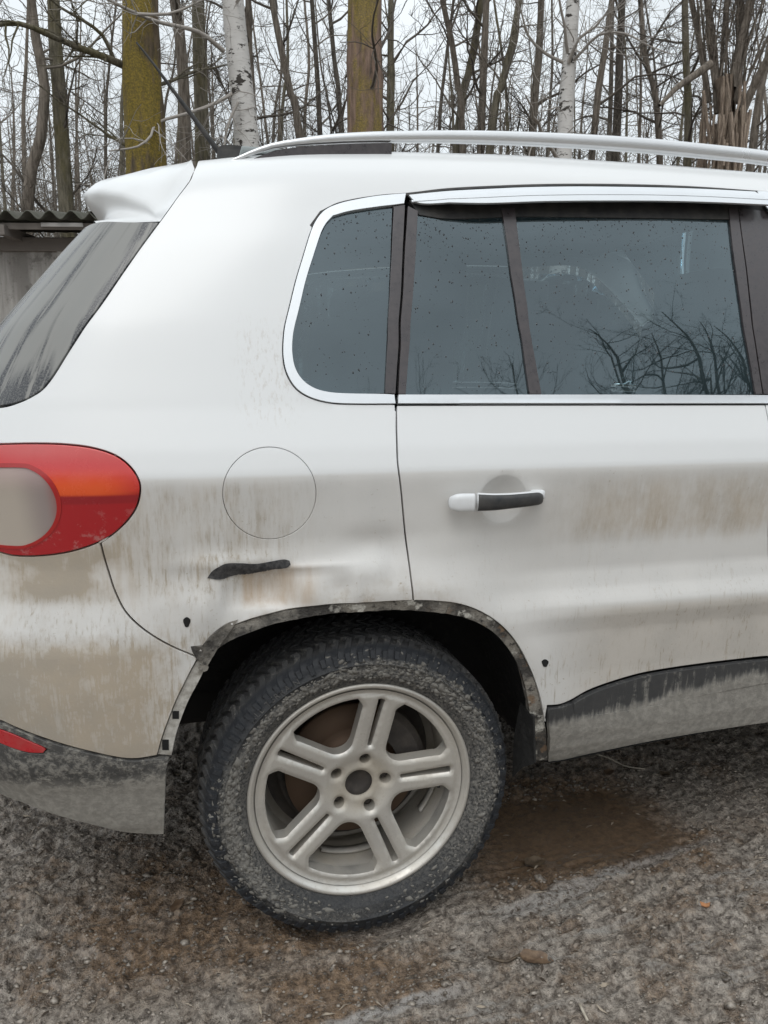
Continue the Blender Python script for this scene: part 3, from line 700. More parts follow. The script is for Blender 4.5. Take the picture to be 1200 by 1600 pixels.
# -- roof spoiler over the rear window
S0 = [P(*q) for q in seam[:4]]; T0, B0 = S0[0], S0[3]
_ss = np.linspace(seam[3][0], -LEND*.999, 200); _gp3 = P(_ss, np.full(200, gt)); rows = []; ws = np.concatenate([np.linspace(0, 1, 26), np.linspace(1, 2, 12)[1:]])
for w in ws:
    g = min(w, 1); gg = math.sin(g*math.pi/2)**.75
    yT = T0[1]+(.50-T0[1])*g if w <= 1 else .5+(.905-.5)*(w-1)
    cr = .035*(1-((.905-yT)/.68)**2)
    T = np.array([-.305-.0*g, yT, float(np.interp(yT, [.2, .26, .42, .905], [T0[2], T0[2]+.02, 1.683, 1.754]))])
    yy = B0[1]+(yT-B0[1])*1.0
    yb = B0[1]+(yT-B0[1])*1.05+.03*g
    Bq = np.array([np.interp(yb, _gp3[:, 1], _gp3[:, 0])+.006, yb, np.interp(g, [0, .15, 1], [B0[2], B0[2]+.012, float(_gp3[60, 2])-.004])])
    tp = [np.interp(g, [0, .15, .4, .7, 1], [248, 226, 186, 153, 133]), np.interp(g, [0, .15, .4, .7, 1], [338, 317, 303, 298, 300])]
    lp = [np.interp(g, [0, .15, .4, .7, 1], [250, 233, 201, 166, 138]), np.interp(g, [0, .15, .4, .7, 1], [346, 337, 328, 322, 317])]
    tip = aty(*tp, yT-.01)-[cr*.5 if w > 1 else 0, 0, 0]; lo = aty(*lp, yT-.01)-[cr*.5 if w > 1 else 0, 0, 0]
    if w > 1:
        tip = np.array([tipE[0]-cr*.4, yT, tipE[2]+.045*(w-1)]); lo = np.array([loE[0]-cr*.4, yT, loE[2]+.045*(w-1)])
    else: tipE, loE = tip, lo
    Bq[0] += .05*g; Bq[2] += .015*g
    up = tip+np.array([.03, .0, .026])
    if w == 0: pts = [T0, S0[1], S0[2], (S0[2]+B0)/2, B0, B0, B0]
    else: pts = [T, T*.5+up*.5+[0, 0, .006], up, tip, lo, lo*.45+Bq*.55+[.012*g, 0, .008*g], Bq]
    rows.append(catmull(np.array(pts), .006) if False else np.array([np.array([np.interp(t, range(7), [p[i] for p in pts]) for i in range(3)]) for t in np.linspace(0, 6, 25)]))
rows = np.array(rows)
for it in range(1):                            # soften the section
    rows[1:, 1:-1] = .25*rows[1:, :-2]+.5*rows[1:, 1:-1]+.25*rows[1:, 2:]
n, k = rows.shape[:2]; mir = rows[::-1][1:]*[1, -1, 1]+[0, 1.81, 0]; rows = np.concatenate([rows, mir]); n = len(rows)
part('roof_spoiler', rows.reshape(-1, 3), [(i*k+j, (i+1)*k+j, (i+1)*k+j+1, i*k+j+1) for i in range(n-1) for j in range(k-1)], M['paint'], car)
bl = rbox((-.505, .905, 1.575), (.012, .5, .02), .003); part('brake_light', *bl, M['red'], car)
# -- roof rail
YR = .27
rt = [(350, 254), (366, 246), (385, 236.5), (420, 224), (460, 217), (510, 211), (560, 208), (610, 206.5), (700, 205.5), (800, 207), (900, 211), (1000, 217), (1100, 226.5), (1200, 238)]
rb = [(351, 256), (372, 252), (395, 244), (430, 233), (470, 228), (515, 225), (562, 223), (610, 222.5), (700, 223), (800, 226), (900, 231), (1000, 238), (1100, 247), (1200, 258)]
ra = np.array([aty(*p, YR) for p in rt]); rbb = np.array([aty(*p, YR) for p in rb]); ex = [(1.35, 1.745), (1.5, 1.70)]
ra = np.vstack([ra]+[[[x, YR, z]] for x, z in ex]); rbb = np.vstack([rbb]+[[[x, YR, z-.026]] for x, z in ex])
mid = catmull((ra+rbb)/2, .03); hh = np.interp(mid[:, 0], ((ra+rbb)/2)[:, 0], (ra-rbb)[:, 2]/2)
prof = [(-.014, -.8), (-.016, -.25), (-.0125, -.18), (-.0165, -.10), (-.015, .7), (-.006, 1), (.010, 1), (.015, .6), (.015, -.7), (.008, -1), (-.008, -1)]
rl = part('roof_rail', *sweep(mid, prof, scale=np.stack([np.clip(hh/.012, .3, 1), hh], 1)), M['rail'], car)
ft = [(384, 254), (400, 246), (430, 234.5), (470, 229), (515, 226), (562, 224), (612, 223), (612, 247), (520, 250), (450, 254)]
f0 = np.array([aty(*p, YR-.010) for p in ft]); f1 = f0+[0, .022, 0]; k = len(f0)
rft = part('rail_foot', np.vstack([f0, f1]), [tuple(range(k)), tuple(range(2*k-1, k-1, -1))]+[(i, (i+1) % k, k+(i+1) % k, k+i) for i in range(k)], M['gloss'], rl, smooth=False)
# -- aerial
ab = aty(345, 246, .905); a0 = aty(344, 240, .905)
ap = np.array([aty(*p, .905) for p in ((346, 243), (318, 205), (292, 170), (268, 138), (240, 100), (213, 66))])
t = np.arange(8)/8*2*math.pi; cir = np.stack([np.cos(t), np.sin(t)], 1)
V1 = sweep(catmull(ap, .02), cir*.0085, scale=np.stack([np.linspace(1, .28, len(catmull(ap, .02)))]*2, 1))
part('aerial', *V1, M['rubber'], car)
fb = [(338, 247), (340, 230), (346, 225), (362, 224), (376, 226), (382, 232), (392, 247)]
fA = np.array([aty(*p, .88) for p in fb]); fB = fA+[0, .05, 0]; fA[[0, -1], 2] -= .05; fB[[0, -1], 2] -= .05; fA[1:-1, 1] += .012; fB[1:-1, 1] -= .012; k = len(fA)
o = part('aerial_base', np.vstack([fA, fB]), [tuple(range(k)), tuple(range(2*k-1, k-1, -1))]+[(i, (i+1) % k, k+(i+1) % k, k+i) for i in range(k)], M['rubber'], car, smooth=False)
# -- door handle
hp = [(706, 786), (714, 785.5), (738, 785), (770, 785), (800, 783), (825, 780.5), (838, 779), (843.5, 779)]
_hy = np.interp(range(8), [0, 1, 2, 5, 6, 7], [-.008, -.018, -.022, -.025, -.020, -.004]); h3 = np.array([aty(*p, y) for p, y in zip(hp, _hy)])
hpth = catmull(h3, .004); u = np.linspace(0, 1, len(hpth)); hx = (hpth[:, 0]-hpth[0, 0])/(hpth[-1, 0]-hpth[0, 0])
hgt = np.interp(hx, [0, .01, .03, .07, .24, .6, .92, .97, 1], [.66, .82, .95, 1., 1.0, .84, .78, .66, .35])*.0185
t = np.arange(20)/20*2*math.pi; sq = np.stack([np.sign(np.cos(t))*np.abs(np.cos(t))**.7*.010, np.sign(np.sin(t))*np.abs(np.sin(t))**.75], 1)
ic = int(np.argmin(abs(hx-.235)))
hd = part('door_handle', *sweep(hpth[ic+1:]+[0, .004, 0], sq, scale=np.stack([np.ones(len(hpth)-ic-1), hgt[ic+1:]*1.06], 1)), M['cap'], car)
part('grip', *sweep(hpth[ic+1:-3]+[0, -.0015, 0], sq, scale=np.stack([np.ones(len(hpth)-ic-4), hgt[ic+1:-3]*.93], 1)), M['grip'], hd)
part('lock_cap', *sweep(hpth[:ic], sq, scale=np.stack([np.ones(ic), hgt[:ic]], 1)), M['cap'], hd)
part('mount', *rbox(P(*hit(838, 772))+[0, -.004, 0], (.03, .02, .02), .006), M['cap'], hd)
# -- scuff and stains that stay on the bodywork
def wob(V, p): return .0012+.002*np.abs(np.sin(V[:, 0]*400)*np.sin(V[:, 1]*500))
cp('scuff_mark', hits([(324, 903), (331, 893), (340, 887), (352, 881), (375, 880), (400, 881), (425, 877), (444, 874), (452, 876), (454, 882), (448, 887), (425, 889), (405, 893), (385, 896), (370, 897), (352, 903), (338, 905)]), [], M['scuff'], car, h=.004, gap=0, off=wob, skirt=.003)
for px, py, rx, ry in ((292, 972, 5.5, 8), (851.5, 1036, 5, 6)):
    cp('clip_hole', hits([(px+rx*math.cos(a)*(1+.2*math.sin(3*a)), py-ry*math.sin(a)) for a in np.arange(12)/12*2*math.pi]), [], M['hole'], car, h=.005, gap=0, off=.0012, skirt=.002)
# -- raindrops on the glass
def drops(n, px0, px1, py0, py1, poly):
    out = []
    pp = hits(poly)
    while len(out) < n:
        a, b = random.uniform(px0, px1), py0+(py1-py0)*random.random()**2.6
        out.append((a, b))
    Vs, Fs, c = [], [], 0
    t6 = np.arange(6)/6*2*math.pi
    s0 = hits([(px0, py0), (px1, py0), (px0, py1), (px1, py1)])
    for a, b in out:
        fu, fv = (a-px0)/(px1-px0), (b-py0)/(py1-py0)
        q = (s0[0]*(1-fu)+s0[1]*fu)*(1-fv)+(s0[2]*(1-fu)+s0[3]*fu)*fv
        if not inpoly(q[None], pp)[0]: continue
        p = P(*q); nn = PN(*q); ux = np.array([1., 0, 0]); uz = np.cross(nn, ux); r = random.choice([.0006, .0007, .0008, .0009, .0011, .0014, .0019])
        ring = p+nn*-.004+r*(np.cos(t6)[:, None]*ux+np.sin(t6)[:, None]*uz*random.uniform(1, 1.6)); top = p+nn*(-.004+r*.7)
        Vs += [ring, ring*.45+top*.55, top[None]]; Fs += [(c+i, c+(i+1) % 6, c+6+(i+1) % 6, c+6+i) for i in range(6)]+[(c+6+i, c+6+(i+1) % 6, c+12) for i in range(6)]; c += 13
    return np.concatenate(Vs), Fs
r1 = drops(330, 470, 614, 330, 612, [(614, 325), (545, 335), (515, 345), (485, 420), (462, 520), (500, 608), (600, 612)])
r2 = drops(480, 652, 828, 336, 612, [(655, 330), (790, 330), (826, 610), (640, 610)])
r3 = drops(1150, 806, 1180, 338, 640, [(806, 330), (1140, 332), (1178, 612), (848, 612)])
for r in (r1, r2, r3): tag(part('raindrops', *r, M['drop'], car), kind='stuff')

# -- wheel: the part "wheel" is the barrel, the rest are its sub-parts
WC = np.array([0.005, .1455, .323]); WS = 1.04; GZ = -.026
Z0 = np.zeros(3)
def make_wheel(detail=True):
    w = part('wheel', *lathe([(.10, .18), (.10, .216), (.095, .23), (.085, .218), (.04, .203), (-.05, .206), (-.078, .221), (-.086, .226), (-.0965, .231), (-.099, .236), (-.097, .2405), (-.088, .2405), (-.080, .235)], 120), M['rim'], car, base=Z0)
    # tyre carcass
    pr = [(-.084, .232), (-.092, .238), (-.0965, .243), (-.1005, .247), (-.1015, .250), (-.1035, .251), (-.107, .2600), (-.1095, .2615), (-.1095, .2635), (-.1105, .266), (-.1125, .278), (-.1135, .288), (-.1150, .2885), (-.1150, .2905), (-.1130, .2915), (-.1115, .304), (-.107, .315), (-.098, .323), (-.080, .3275), (0, .329)]
    pr = pr+[(-a, r) for a, r in pr[-2::-1]]
    Ty = [lathe(pr, 160)]
    n = 76
    def lug(a0, a1, t0, t1, skew, r0=.322, r1=.3355, r1o=None):
        r1o = r1 if r1o is None else r1o; V = []
        for (a, rr) in ((a0, r1o), (a1, r1)):
            sh = skew*(a-a0)
            for t, q in ((t0+sh, r0 if a != a0 or r1o == r1 else r0-.012), (t0+sh+.006, rr), (t1+sh-.006, rr), (t1+sh, r0 if a != a0 or r1o == r1 else r0-.012)):
                V.append((math.cos(t)*q, a, math.sin(t)*q))
        return V, [(0, 1, 2, 3), (7, 6, 5, 4), (0, 4, 5, 1), (1, 5, 6, 2), (2, 6, 7, 3)]
    for i in range(n):
        t = i/n*2*math.pi; d = 2*math.pi/n
        for sgn in (-1, 1):
            for (a0, a1, f0, f1, sk, ro) in ((.109, .074, .06, .66, 1.2, .318), (.066, .030, .2, .85, -2.2, None), (.024, .001, .0, .7, 2.4, None)):
                off = (.5*d if (a0 < .1) else 0)+(.25*d if sgn > 0 else 0)
                Ty.append(lug(sgn*a0, sgn*a1, t+f0*d+off, t+f1*d+off, sk*sgn, r1=.3355, r1o=ro))
        if detail:      # shoulder bars on the sidewall
            rr = (.297, .317) if i % 2 else (.303, .318)
            V = []
            for q, ax in ((rr[0], -.1125), (rr[1], -.1065)):
                for tt, o in ((t+.12*d, .0), (t+.16*d, -.004), (t+.52*d, -.004), (t+.56*d, 0.)): V.append((math.cos(tt)*q, ax+o, math.sin(tt)*q))
            Ty.append((V, [(0, 1, 5, 4), (1, 2, 6, 5), (2, 3, 7, 6), (0, 3, 2, 1), (4, 5, 6, 7)]))
    part('tyre', *merge(*Ty), M['tyre'], w, base=Z0, smooth=False) if False else None
    V, F = merge(*Ty); o = part('tyre', V, F, M['tyre'], w, base=Z0)
    sm = np.zeros(len(F), bool); sm[:len(Ty[0][1])] = True; o.data.polygons.foreach_set('use_smooth', sm.tolist())
    if detail:
        g = np.random.default_rng(31); Vs, Fs = [], []; bm = bmesh.new(); bmesh.ops.create_icosphere(bm, subdivisions=1, radius=1); bm.verts.index_update()
        V0 = np.array([v.co[:] for v in bm.verts]); F0 = [tuple(v.index for v in f.verts) for f in bm.faces]; bm.free()
        kk = 0
        while kk < 1500:
            aa = g.uniform(0, 360); wgt = np.interp(aa, [0, 30, 70, 110, 200, 235, 270, 330, 360], [.75, .8, .55, .8, 1, .55, .10, .25, .75])
            if g.random() > wgt: continue
            rr = g.normal(.276, .015) if g.random() < .8 else g.uniform(.256, .318)
            if not .254 < rr < .319 or (105 < aa < 165 and rr > .285): continue
            a_ = np.interp(rr, [.250, .260, .278, .288, .304, .315, .32], [-.104, -.1085, -.1125, -.1135, -.1115, -.107, -.10]); q = .0022*g.lognormal(0, .45)
            V = V0*(1+.35*g.standard_normal((len(V0), 1)))*[q*1.7, q*.55, q]; t_ = R(aa)+g.normal()*.4; c_, s_ = math.cos(t_+1.57), math.sin(t_+1.57)
            V = np.stack([V[:, 0]*c_-V[:, 2]*s_, V[:, 1], V[:, 0]*s_+V[:, 2]*c_], 1)+[rr*math.cos(R(aa)), a_+q*.1, rr*math.sin(R(aa))]
            Vs.append(V); Fs += [tuple(kk*12+i for i in f) for f in F0]; kk += 1
        tag(part('caked_mud', np.concatenate(Vs), Fs, M['mudc'], w, base=Z0), kind='stuff')
    # alloy face
    c72 = 2*math.pi/5; hp_ = .0430
    ang0 = R(77)
    def rotp(p, a): c, s = math.cos(a), math.sin(a); return np.stack([p[:, 0]*c-p[:, 1]*s, p[:, 0]*s+p[:, 1]*c], 1)
    ro, hw, fr_ = .2025, .0368, .034; half = math.pi/5; cF = (fr_+hw)/math.sin(half)
    aL = half-math.asin(hw/ro)-.075
    wo = [(ro*math.cos(a), ro*math.sin(a)) for a in np.linspace(-aL, aL, 13)]
    dv = np.array([math.cos(half), math.sin(half)]); nv = np.array([math.sin(half), -math.cos(half)])
    pu = [tuple(dv*q+nv*hw) for q in (.181, .170, .150)]
    arc = [(cF+fr_*math.cos(a), fr_*math.sin(a)) for a in np.linspace(R(126), R(234), 11)]
    win = resample(np.array(wo+pu+arc+[(p[0], -p[1]) for p in pu[::-1]]), .006, 50)
    slot = np.array([(.092, -.0042), (.200, -.0072), (.202, 0), (.200, .0072), (.092, .0042), (.090, 0)])
    slot = resample(slot, .006, 60)
    t = np.arange(16)/16*2*math.pi; lugc = np.stack([.058+.0125*np.cos(t), .0125*np.sin(t)], 1)
    t = np.arange(36)/36*2*math.pi; bore = np.stack([.030*np.cos(t), .030*np.sin(t)], 1)
    t = np.arange(150)/150*2*math.pi; outer = np.stack([.2235*np.cos(t), .2235*np.sin(t)], 1)
    wins = [rotp(win, ang0+c72*(i+.5)) for i in range(5)]; slots = [rotp(slot, ang0+c72*i) for i in range(5)]; lugs = [rotp(lugc, ang0+c72*i) for i in range(5)]
    V2, F, Lp, loops = region(outer, wins+slots+lugs+[bore], .0055)
    r = np.hypot(V2[:, 0], V2[:, 1]); a = np.arctan2(V2[:, 1], V2[:, 0])
    dW = np.min([dist(V2, q) for q in wins], 0); dS = np.min([dist(V2, q) for q in slots], 0); dB = np.min([dist(V2, q) for q in lugs+[bore]], 0)
    pairang = np.abs((a-ang0+math.pi/5) % c72-math.pi/5)
    ax = -.070-.016*np.clip((r-.05)/.16, 0, 1)**1.15
    ax += .005*(1-st(dW, 0, .007))**1.4*st(r, .05, .09)*(1-st(r, .205, .215))
    ax += .006*(1-st(dS, 0, .005))*(1-st(r, .203, .212))
    ax += .006*(1-st(r, .046, .078))+.005*(1-st(dB, 0, .006))                 # hub sits back
    ax += .004*(r > .207)*st(r, .207, .213)*(1-st(r, .216, .222))
    p = np.stack([V2[:, 0], ax, V2[:, 1]], 1); VV, FF, cnt = [p], [tuple(f) for f in F], len(p)
    for i, l in enumerate(Lp):
        if i == 0: continue
        l = np.array(l); back = p[l].copy(); dep = .030 if i <= 5 else (.024 if i <= 10 else .028)
        sh = back.copy(); back[:, 1] += dep; c = back.mean(0); back[:, [0, 2]] = c[[0, 2]]+(back[:, [0, 2]]-c[[0, 2]])*(1.0)
        k = len(l); VV += [sh, back]
        FF += [(cnt+q, cnt+k+q, cnt+k+(q+1) % k, cnt+(q+1) % k) for q in range(k)]; cnt += 2*k
    part('alloy_face', np.concatenate(VV), FF, M['rim'], w, base=Z0)
    # hub, bolts, brake
    part('hub_recess', *lathe([(-.046, .0), (-.046, .022), (-.056, .0305), (-.030, .031), (-.026, .075)], 40), M['hub'], w, base=Z0)
    for i in range(5):
        aa = ang0+c72*i; t6 = np.arange(6)/6*2*math.pi
        c = np.array([.058*math.cos(aa), 0, .058*math.sin(aa)]); V = []
        for yy, rr in ((-.022, .0085), (-.043, .0085), (-.045, .0065)): V.append(c+np.stack([rr*np.cos(t6), np.full(6, yy), rr*np.sin(t6)], 1))
        V = np.concatenate(V); F = [(q*6+j, q*6+(j+1) % 6, (q+1)*6+(j+1) % 6, (q+1)*6+j) for q in range(2) for j in range(6)]+[(12, 13, 14, 15, 16, 17)]
        part('wheel_bolt', V, F, M['hub'], w, smooth=False, base=Z0)
    part('brake_disc', *lathe([(.0, .055), (-.022, .058), (-.022, .086), (.004, .088), (.004, .098), (.0035, .150), (.022, .150), (.022, .05)], 64), M['disc'], w, base=Z0)
    part('back_plate', *lathe([(.05, .05), (.05, .150), (.03, .162), (.06, .164), (.06, .19)], 48), M['hub'], w, base=Z0)
    cpv = []
    for aa in np.linspace(R(8), R(62), 8):
        for (rr, yy) in ((.100, -.022), (.150, -.026), (.164, -.012), (.164, .04), (.100, .04)): cpv.append((rr*math.cos(aa), yy, rr*math.sin(aa)))
    F = [(i*5+j, i*5+(j+1) % 5, (i+1)*5+(j+1) % 5, (i+1)*5+j) for i in range(7) for j in range(5)]+[(0, 1, 2, 3, 4), (39, 38, 37, 36, 35)]
    part('brake_caliper', cpv, F, M['hub'], w, smooth=False, base=Z0)
    def strip(a0, a1, y0, y1, rr=.2005, th=.005):
        V = []
        for aa in np.linspace(R(a0), R(a1), 14):
            for (q, yy) in ((rr, y0), (rr-th, y0), (rr-th, y1), (rr, y1)): V.append((q*math.cos(aa), yy, q*math.sin(aa)))
        return V, [(i*4+j, i*4+(j+1) % 4, (i+1)*4+(j+1) % 4, (i+1)*4+j) for i in range(13) for j in range(4)]+[(0, 1, 2, 3), (55, 54, 53, 52)]
    part('balance_weight', *strip(-112, -76, -.008, .014), M['weight'], w, base=Z0)
    part('balance_weight', *strip(-38, -2, -.008, .012), M['weight'], w, base=Z0)
    vs = rbox((.178*math.cos(R(-8)), -.062, .178*math.sin(R(-8))), (.008, .026, .008), .003); part('valve', *vs, M['rubber'], w, base=Z0)
    return w
wheel = make_wheel()
wheel.location = Vector(WC-CARB); wheel.scale = (WS, WS, WS)
def lettering(txt, size, ang, rad, outward, parent, spread=1.1):
    cu = bpy.data.curves.new('lettering', 'FONT'); cu.body = txt; cu.size = size; cu.align_x = 'CENTER'; cu.extrude = .0011; cu.space_character = spread; cu.resolution_u = 3
    to = bpy.data.objects.new('lettering', cu); COL.objects.link(to); dg_ = bpy.context.evaluated_depsgraph_get(); dg_.update()
    me = to.evaluated_get(dg_).to_mesh(); V = np.array([v.co[:] for v in me.vertices]); F = [tuple(p.vertices) for p in me.polygons]
    to.evaluated_get(dg_).to_mesh_clear(); bpy.data.objects.remove(to); bpy.data.curves.remove(cu)
    y0 = V[:, 1]-size*.36
    rr = rad+(y0 if outward else -y0); aa = R(ang)+(-V[:, 0] if outward else V[:, 0])/rad
    axl = np.interp(rr, [.260, .266, .278, .288, .304, .315], [-.1093, -.1105, -.1125, -.1135, -.1115, -.107])-.0006-V[:, 2]*1.2
    return part('lettering', np.stack([rr*np.cos(aa), axl, rr*np.sin(aa)], 1), F, M['letter'], parent, smooth=False, base=Z0)
tyre_o = [c for c in wheel.children if c.name.startswith('tyre')][0]
lettering('ENROCK', .022, -98, .276, False, wheel)
lettering('ALL TERRAIN', .017, 128, .299, True, wheel, 1.25)
for x, y in ((2.50, 0),):
    pass
def copywheel(loc, flip):
    c = wheel.copy(); link(c, car); c.location = Vector(np.array(loc)-CARB)
    if flip: c.rotation_euler = (0, 0, math.pi)
    for ch in wheel.children:
        d = ch.copy(); link(d, c)
WX = 2.53
front_w = copywheel((WX, .1455, .3265), False); copywheel((0, 1.81-.1455, .3265), True); copywheel((WX, 1.81-.1455, .3265), True)

# -- front end (outside the frame, kept plain)
xs = np.linspace(1.34, 2.06, 10); V = []
for i, x in enumerate(xs):
    f = i/9; y0 = float(np.interp(f, [0, 1], [.40, .11])); z0 = float(np.interp(f, [0, .5, 1], [1.745, 1.49, 1.165])); t = np.linspace(0, 1, 17)
    V.append(np.stack([x+.10*(1-(2*t-1)**2)*(.3+f), y0+(1.81-2*y0)*t, z0+.015*(1-(2*t-1)**2)], 1))
V = np.array(V).reshape(-1, 3); part('windscreen', V, [(i*17+j, (i+1)*17+j, (i+1)*17+j+1, i*17+j+1) for i in range(9) for j in range(16)], M['glass'], car)
xs = np.linspace(2.06, 3.22, 14); V = []
for i, x in enumerate(xs):
    f = i/13; t = np.linspace(0, 1, 17); y0 = .10+.12*f*f
    zz = float(np.interp(x, [2.06, 2.6, 3.05, 3.3], [1.15, 1.055, .965, .88]))
    V.append(np.stack([np.full(17, x)+.12*(1-(2*t-1)**2)*(1+.4*f), y0+(1.81-2*y0)*t, zz+.05*(1-(2*t-1)**4)*(1-.6*f)], 1))
V = np.array(V).reshape(-1, 3); part('bonnet', V, [(i*17+j, (i+1)*17+j, (i+1)*17+j+1, i*17+j+1) for i in range(13) for j in range(16)], M['paint'], car)
V = []; t = np.linspace(0, 1, 25)
for z, bul in ((.30, -.06), (.36, .0), (.55, .03), (.72, .02), (.86, -.01), (.95, -.09)):
    u = 2*t-1; V.append(np.stack([3.05+(.42+bul)*(1-np.abs(u)**2.6)+.0*u, .905+u*(.90), np.full(25, z)], 1))
V = np.array(V).reshape(-1, 3); part('front_bumper', V, [(i*25+j, i*25+j+1, (i+1)*25+j+1, (i+1)*25+j) for i in range(5) for j in range(24)], M['plastic'], car)
part('underbody', *merge(rbox((.95, .905, .40), (3.9, 1.0, .10), .02), rbox((1.30, .905, .40), (1.50, 1.62, .10), .02), rbox((-.66, .905, .42), (.36, 1.3, .10), .03)), M['under'], car)

# -- cabin
part('cabin_floor', *rbox((.9, .905, .62), (2.7, 1.02, .03), .01), M['seat'], car)
def seat(x, y, w, name='seat', recl=.24):
    rot = Matrix.Rotation(-recl, 4, 'Y')
    st_ = part(name, *merge(rbox((x+.28, y, .80), (.50, w, .16), .06, 3), rbox((x-.03, y, 1.09), (.15, w*.96, .60), .06, 3, None)), M['seat'], car)
    return st_
def head(x, y, z, par, w=.26, h=.20):
    part('headrest', *rbox((x, y, z), (.11, w, h), .05, 3), M['seat'], par)
b = part('rear_bench', *merge(rbox((.45, .905, .85), (.55, 1.36, .16), .06, 3), rbox((.20, .905, 1.12), (.14, 1.36, .58), .06, 3)), M['seat'], car)
for yy in (.42, 1.39): head(.26, yy, 1.40, b, .28, .24)
head(.24, .905, 1.38, b, .24, .16)
for yy in (.50, 1.31):
    q = seat(1.14, yy, .50, 'front_seat'); head(1.07, yy, 1.40, q, .28, .21)
a0_, a1_ = np.array([.98, .18, 1.50]), np.array([1.12, .26, 1.22])
part('seat_belt', *sweep(np.array([a0_, (a0_+a1_)/2+[.0, .01, -.01], a1_, [1.16, .30, .95]]), [(-.024, -.001), (.024, -.001), (.024, .001), (-.024, .001)], up=(0, -1, 0)), M['belt'], car)
part('pillar_cover', *rbox((1.10, .20, 1.35), (.12, .03, .50), .012), M['inner'], car)
part('pillar_cover', *rbox((1.10, 1.61, 1.35), (.12, .03, .50), .012), M['inner'], car)
part('headlining', *rbox((.55, .905, 1.69), (1.5, 1.2, .012), .004), M['inner'], car)
part('load_cover', *rbox((-.22, .905, 1.13), (.62, 1.40, .02), .006), M['seat'], car)
part('dashboard', *rbox((1.95, .905, 1.02), (.35, 1.5, .22), .07, 3), M['seat'], car)
# -- the far side mirrors the near side
for o in list(car.children):
    nme = o.name.split('.')[0]
    if nme in ('quarter_panel', 'rear_door', 'front_door', 'front_fender', 'door_cladding', 'sill_cladding', 'sill_underside', 'arch_liner', 'rear_bumper', 'bumper_cladding', 'tail_light', 'rear_window', 'tailgate', 'window_trim', 'quarter_window',
               'pillar_trim', 'door_pillar_trim', 'belt_trim', 'fixed_window', 'division_bar', 'door_window', 'centre_pillar_trim', 'front_pillar_trim', 'front_window', 'roof_rail', 'wind_deflector'):
        c = mirrored(o, car)
        for ch in o.children: mirrored(ch, c)

# ------------------------------------------------------------------ ground: wet mud over old asphalt
def vnoise(x, y, seed):
    g = np.random.default_rng(seed).random((256, 256)); xi = np.floor(x).astype(int); yi = np.floor(y).astype(int); fx = x-xi; fy = y-yi
    fx = fx*fx*fx*(fx*(fx*6-15)+10); fy = fy*fy*fy*(fy*(fy*6-15)+10)
    a = g[xi % 256, yi % 256]; b = g[(xi+1) % 256, yi % 256]; c = g[xi % 256, (yi+1) % 256]; d = g[(xi+1) % 256, (yi+1) % 256]
    return (a*(1-fx)+b*fx)*(1-fy)+(c*(1-fx)+d*fx)*fy
def graded(lo, hi, step, far, gr=1.16):
    a = list(np.arange(lo, hi, step)); s, x = step, hi
    while x < far: a.append(x); s *= gr; x += s
    s, x = step, lo; b = []
    while x > -far: s *= gr; x -= s; b.append(x)
    return np.array(b[::-1]+a)
gx = graded(-1.30, 1.70, .0046, 190); gy = graded(-.60, 1.0, .0046, 190)
X, Y = np.meshgrid(gx, gy); x, y = X.ravel(), Y.ravel()
def ground_h(x, y):
    wx = x+.05*vnoise(x*5, y*5, 1); wy = y+.05*vnoise(x*5+9, y*5, 2)
    u = wx*.985+wy*.17; w = -wx*.17+wy*.985                          # tyre-track direction
    puddle = np.exp(-((x-.66)/.34)**4-((y-.30)/.17)**4)+.7*np.exp(-((x-.02)/.16)**2-((y+.10)/.05)**2)
    lum = (vnoise(wx*24, wy*24, 3)-.5)*.015+(vnoise(wx*50, wy*50, 4)-.5)*.013+(vnoise(wx*100, wy*100, 5)-.5)*.008
    rg = np.abs(vnoise(wx*32+3, wy*32, 13)-.5)*2; rg2 = np.abs(vnoise(wx*70, wy*70+5, 14)-.5)*2; lum = lum+(.35-rg)*.006+(.35-rg2)*.004
    ridge = np.abs(vnoise(u*9, w*42, 6)-.5)*2; ridge2 = np.abs(vnoise(u*22, w*80, 7)-.5)*2
    tr = st(x, -.45, .15)*(1-st(y, .35, .6))
    h = lum*(1-.45*tr)+tr*((.5-ridge)*.012+(.5-ridge2)*.006)
    h += (vnoise(x*3, y*3, 8)-.5)*.020+(vnoise(x*1.1, y*1.1, 9)-.5)*.03
    h = h*(1-.90*np.clip(puddle, 0, 1))-.008*np.clip(puddle, 0, 1)
    near = np.exp(-(np.maximum(np.hypot(x-.2, y-.2)-2.2, 0)/2)**2)
    h = h*near+(1-near)*(vnoise(x*.35, y*.35, 10)-.5)*.10
    # flattened under each tyre
    for wx_, wy_ in ((0, .1435), (WX, .1435), (0, 1.6665), (WX, 1.6665)):
        d = np.clip(1.45-np.hypot((x-wx_)/.13, (y-wy_)/.12), 0, .45)/.45; h = h*(1-d)-d*.009
    return h+GZ
zz = ground_h(x, y); nx_, ny_ = len(gx), len(gy)
idx = np.arange(nx_*ny_).reshape(ny_, nx_); Fq = np.stack([idx[:-1, :-1], idx[:-1, 1:], idx[1:, 1:], idx[1:, :-1]], -1).reshape(-1, 4)
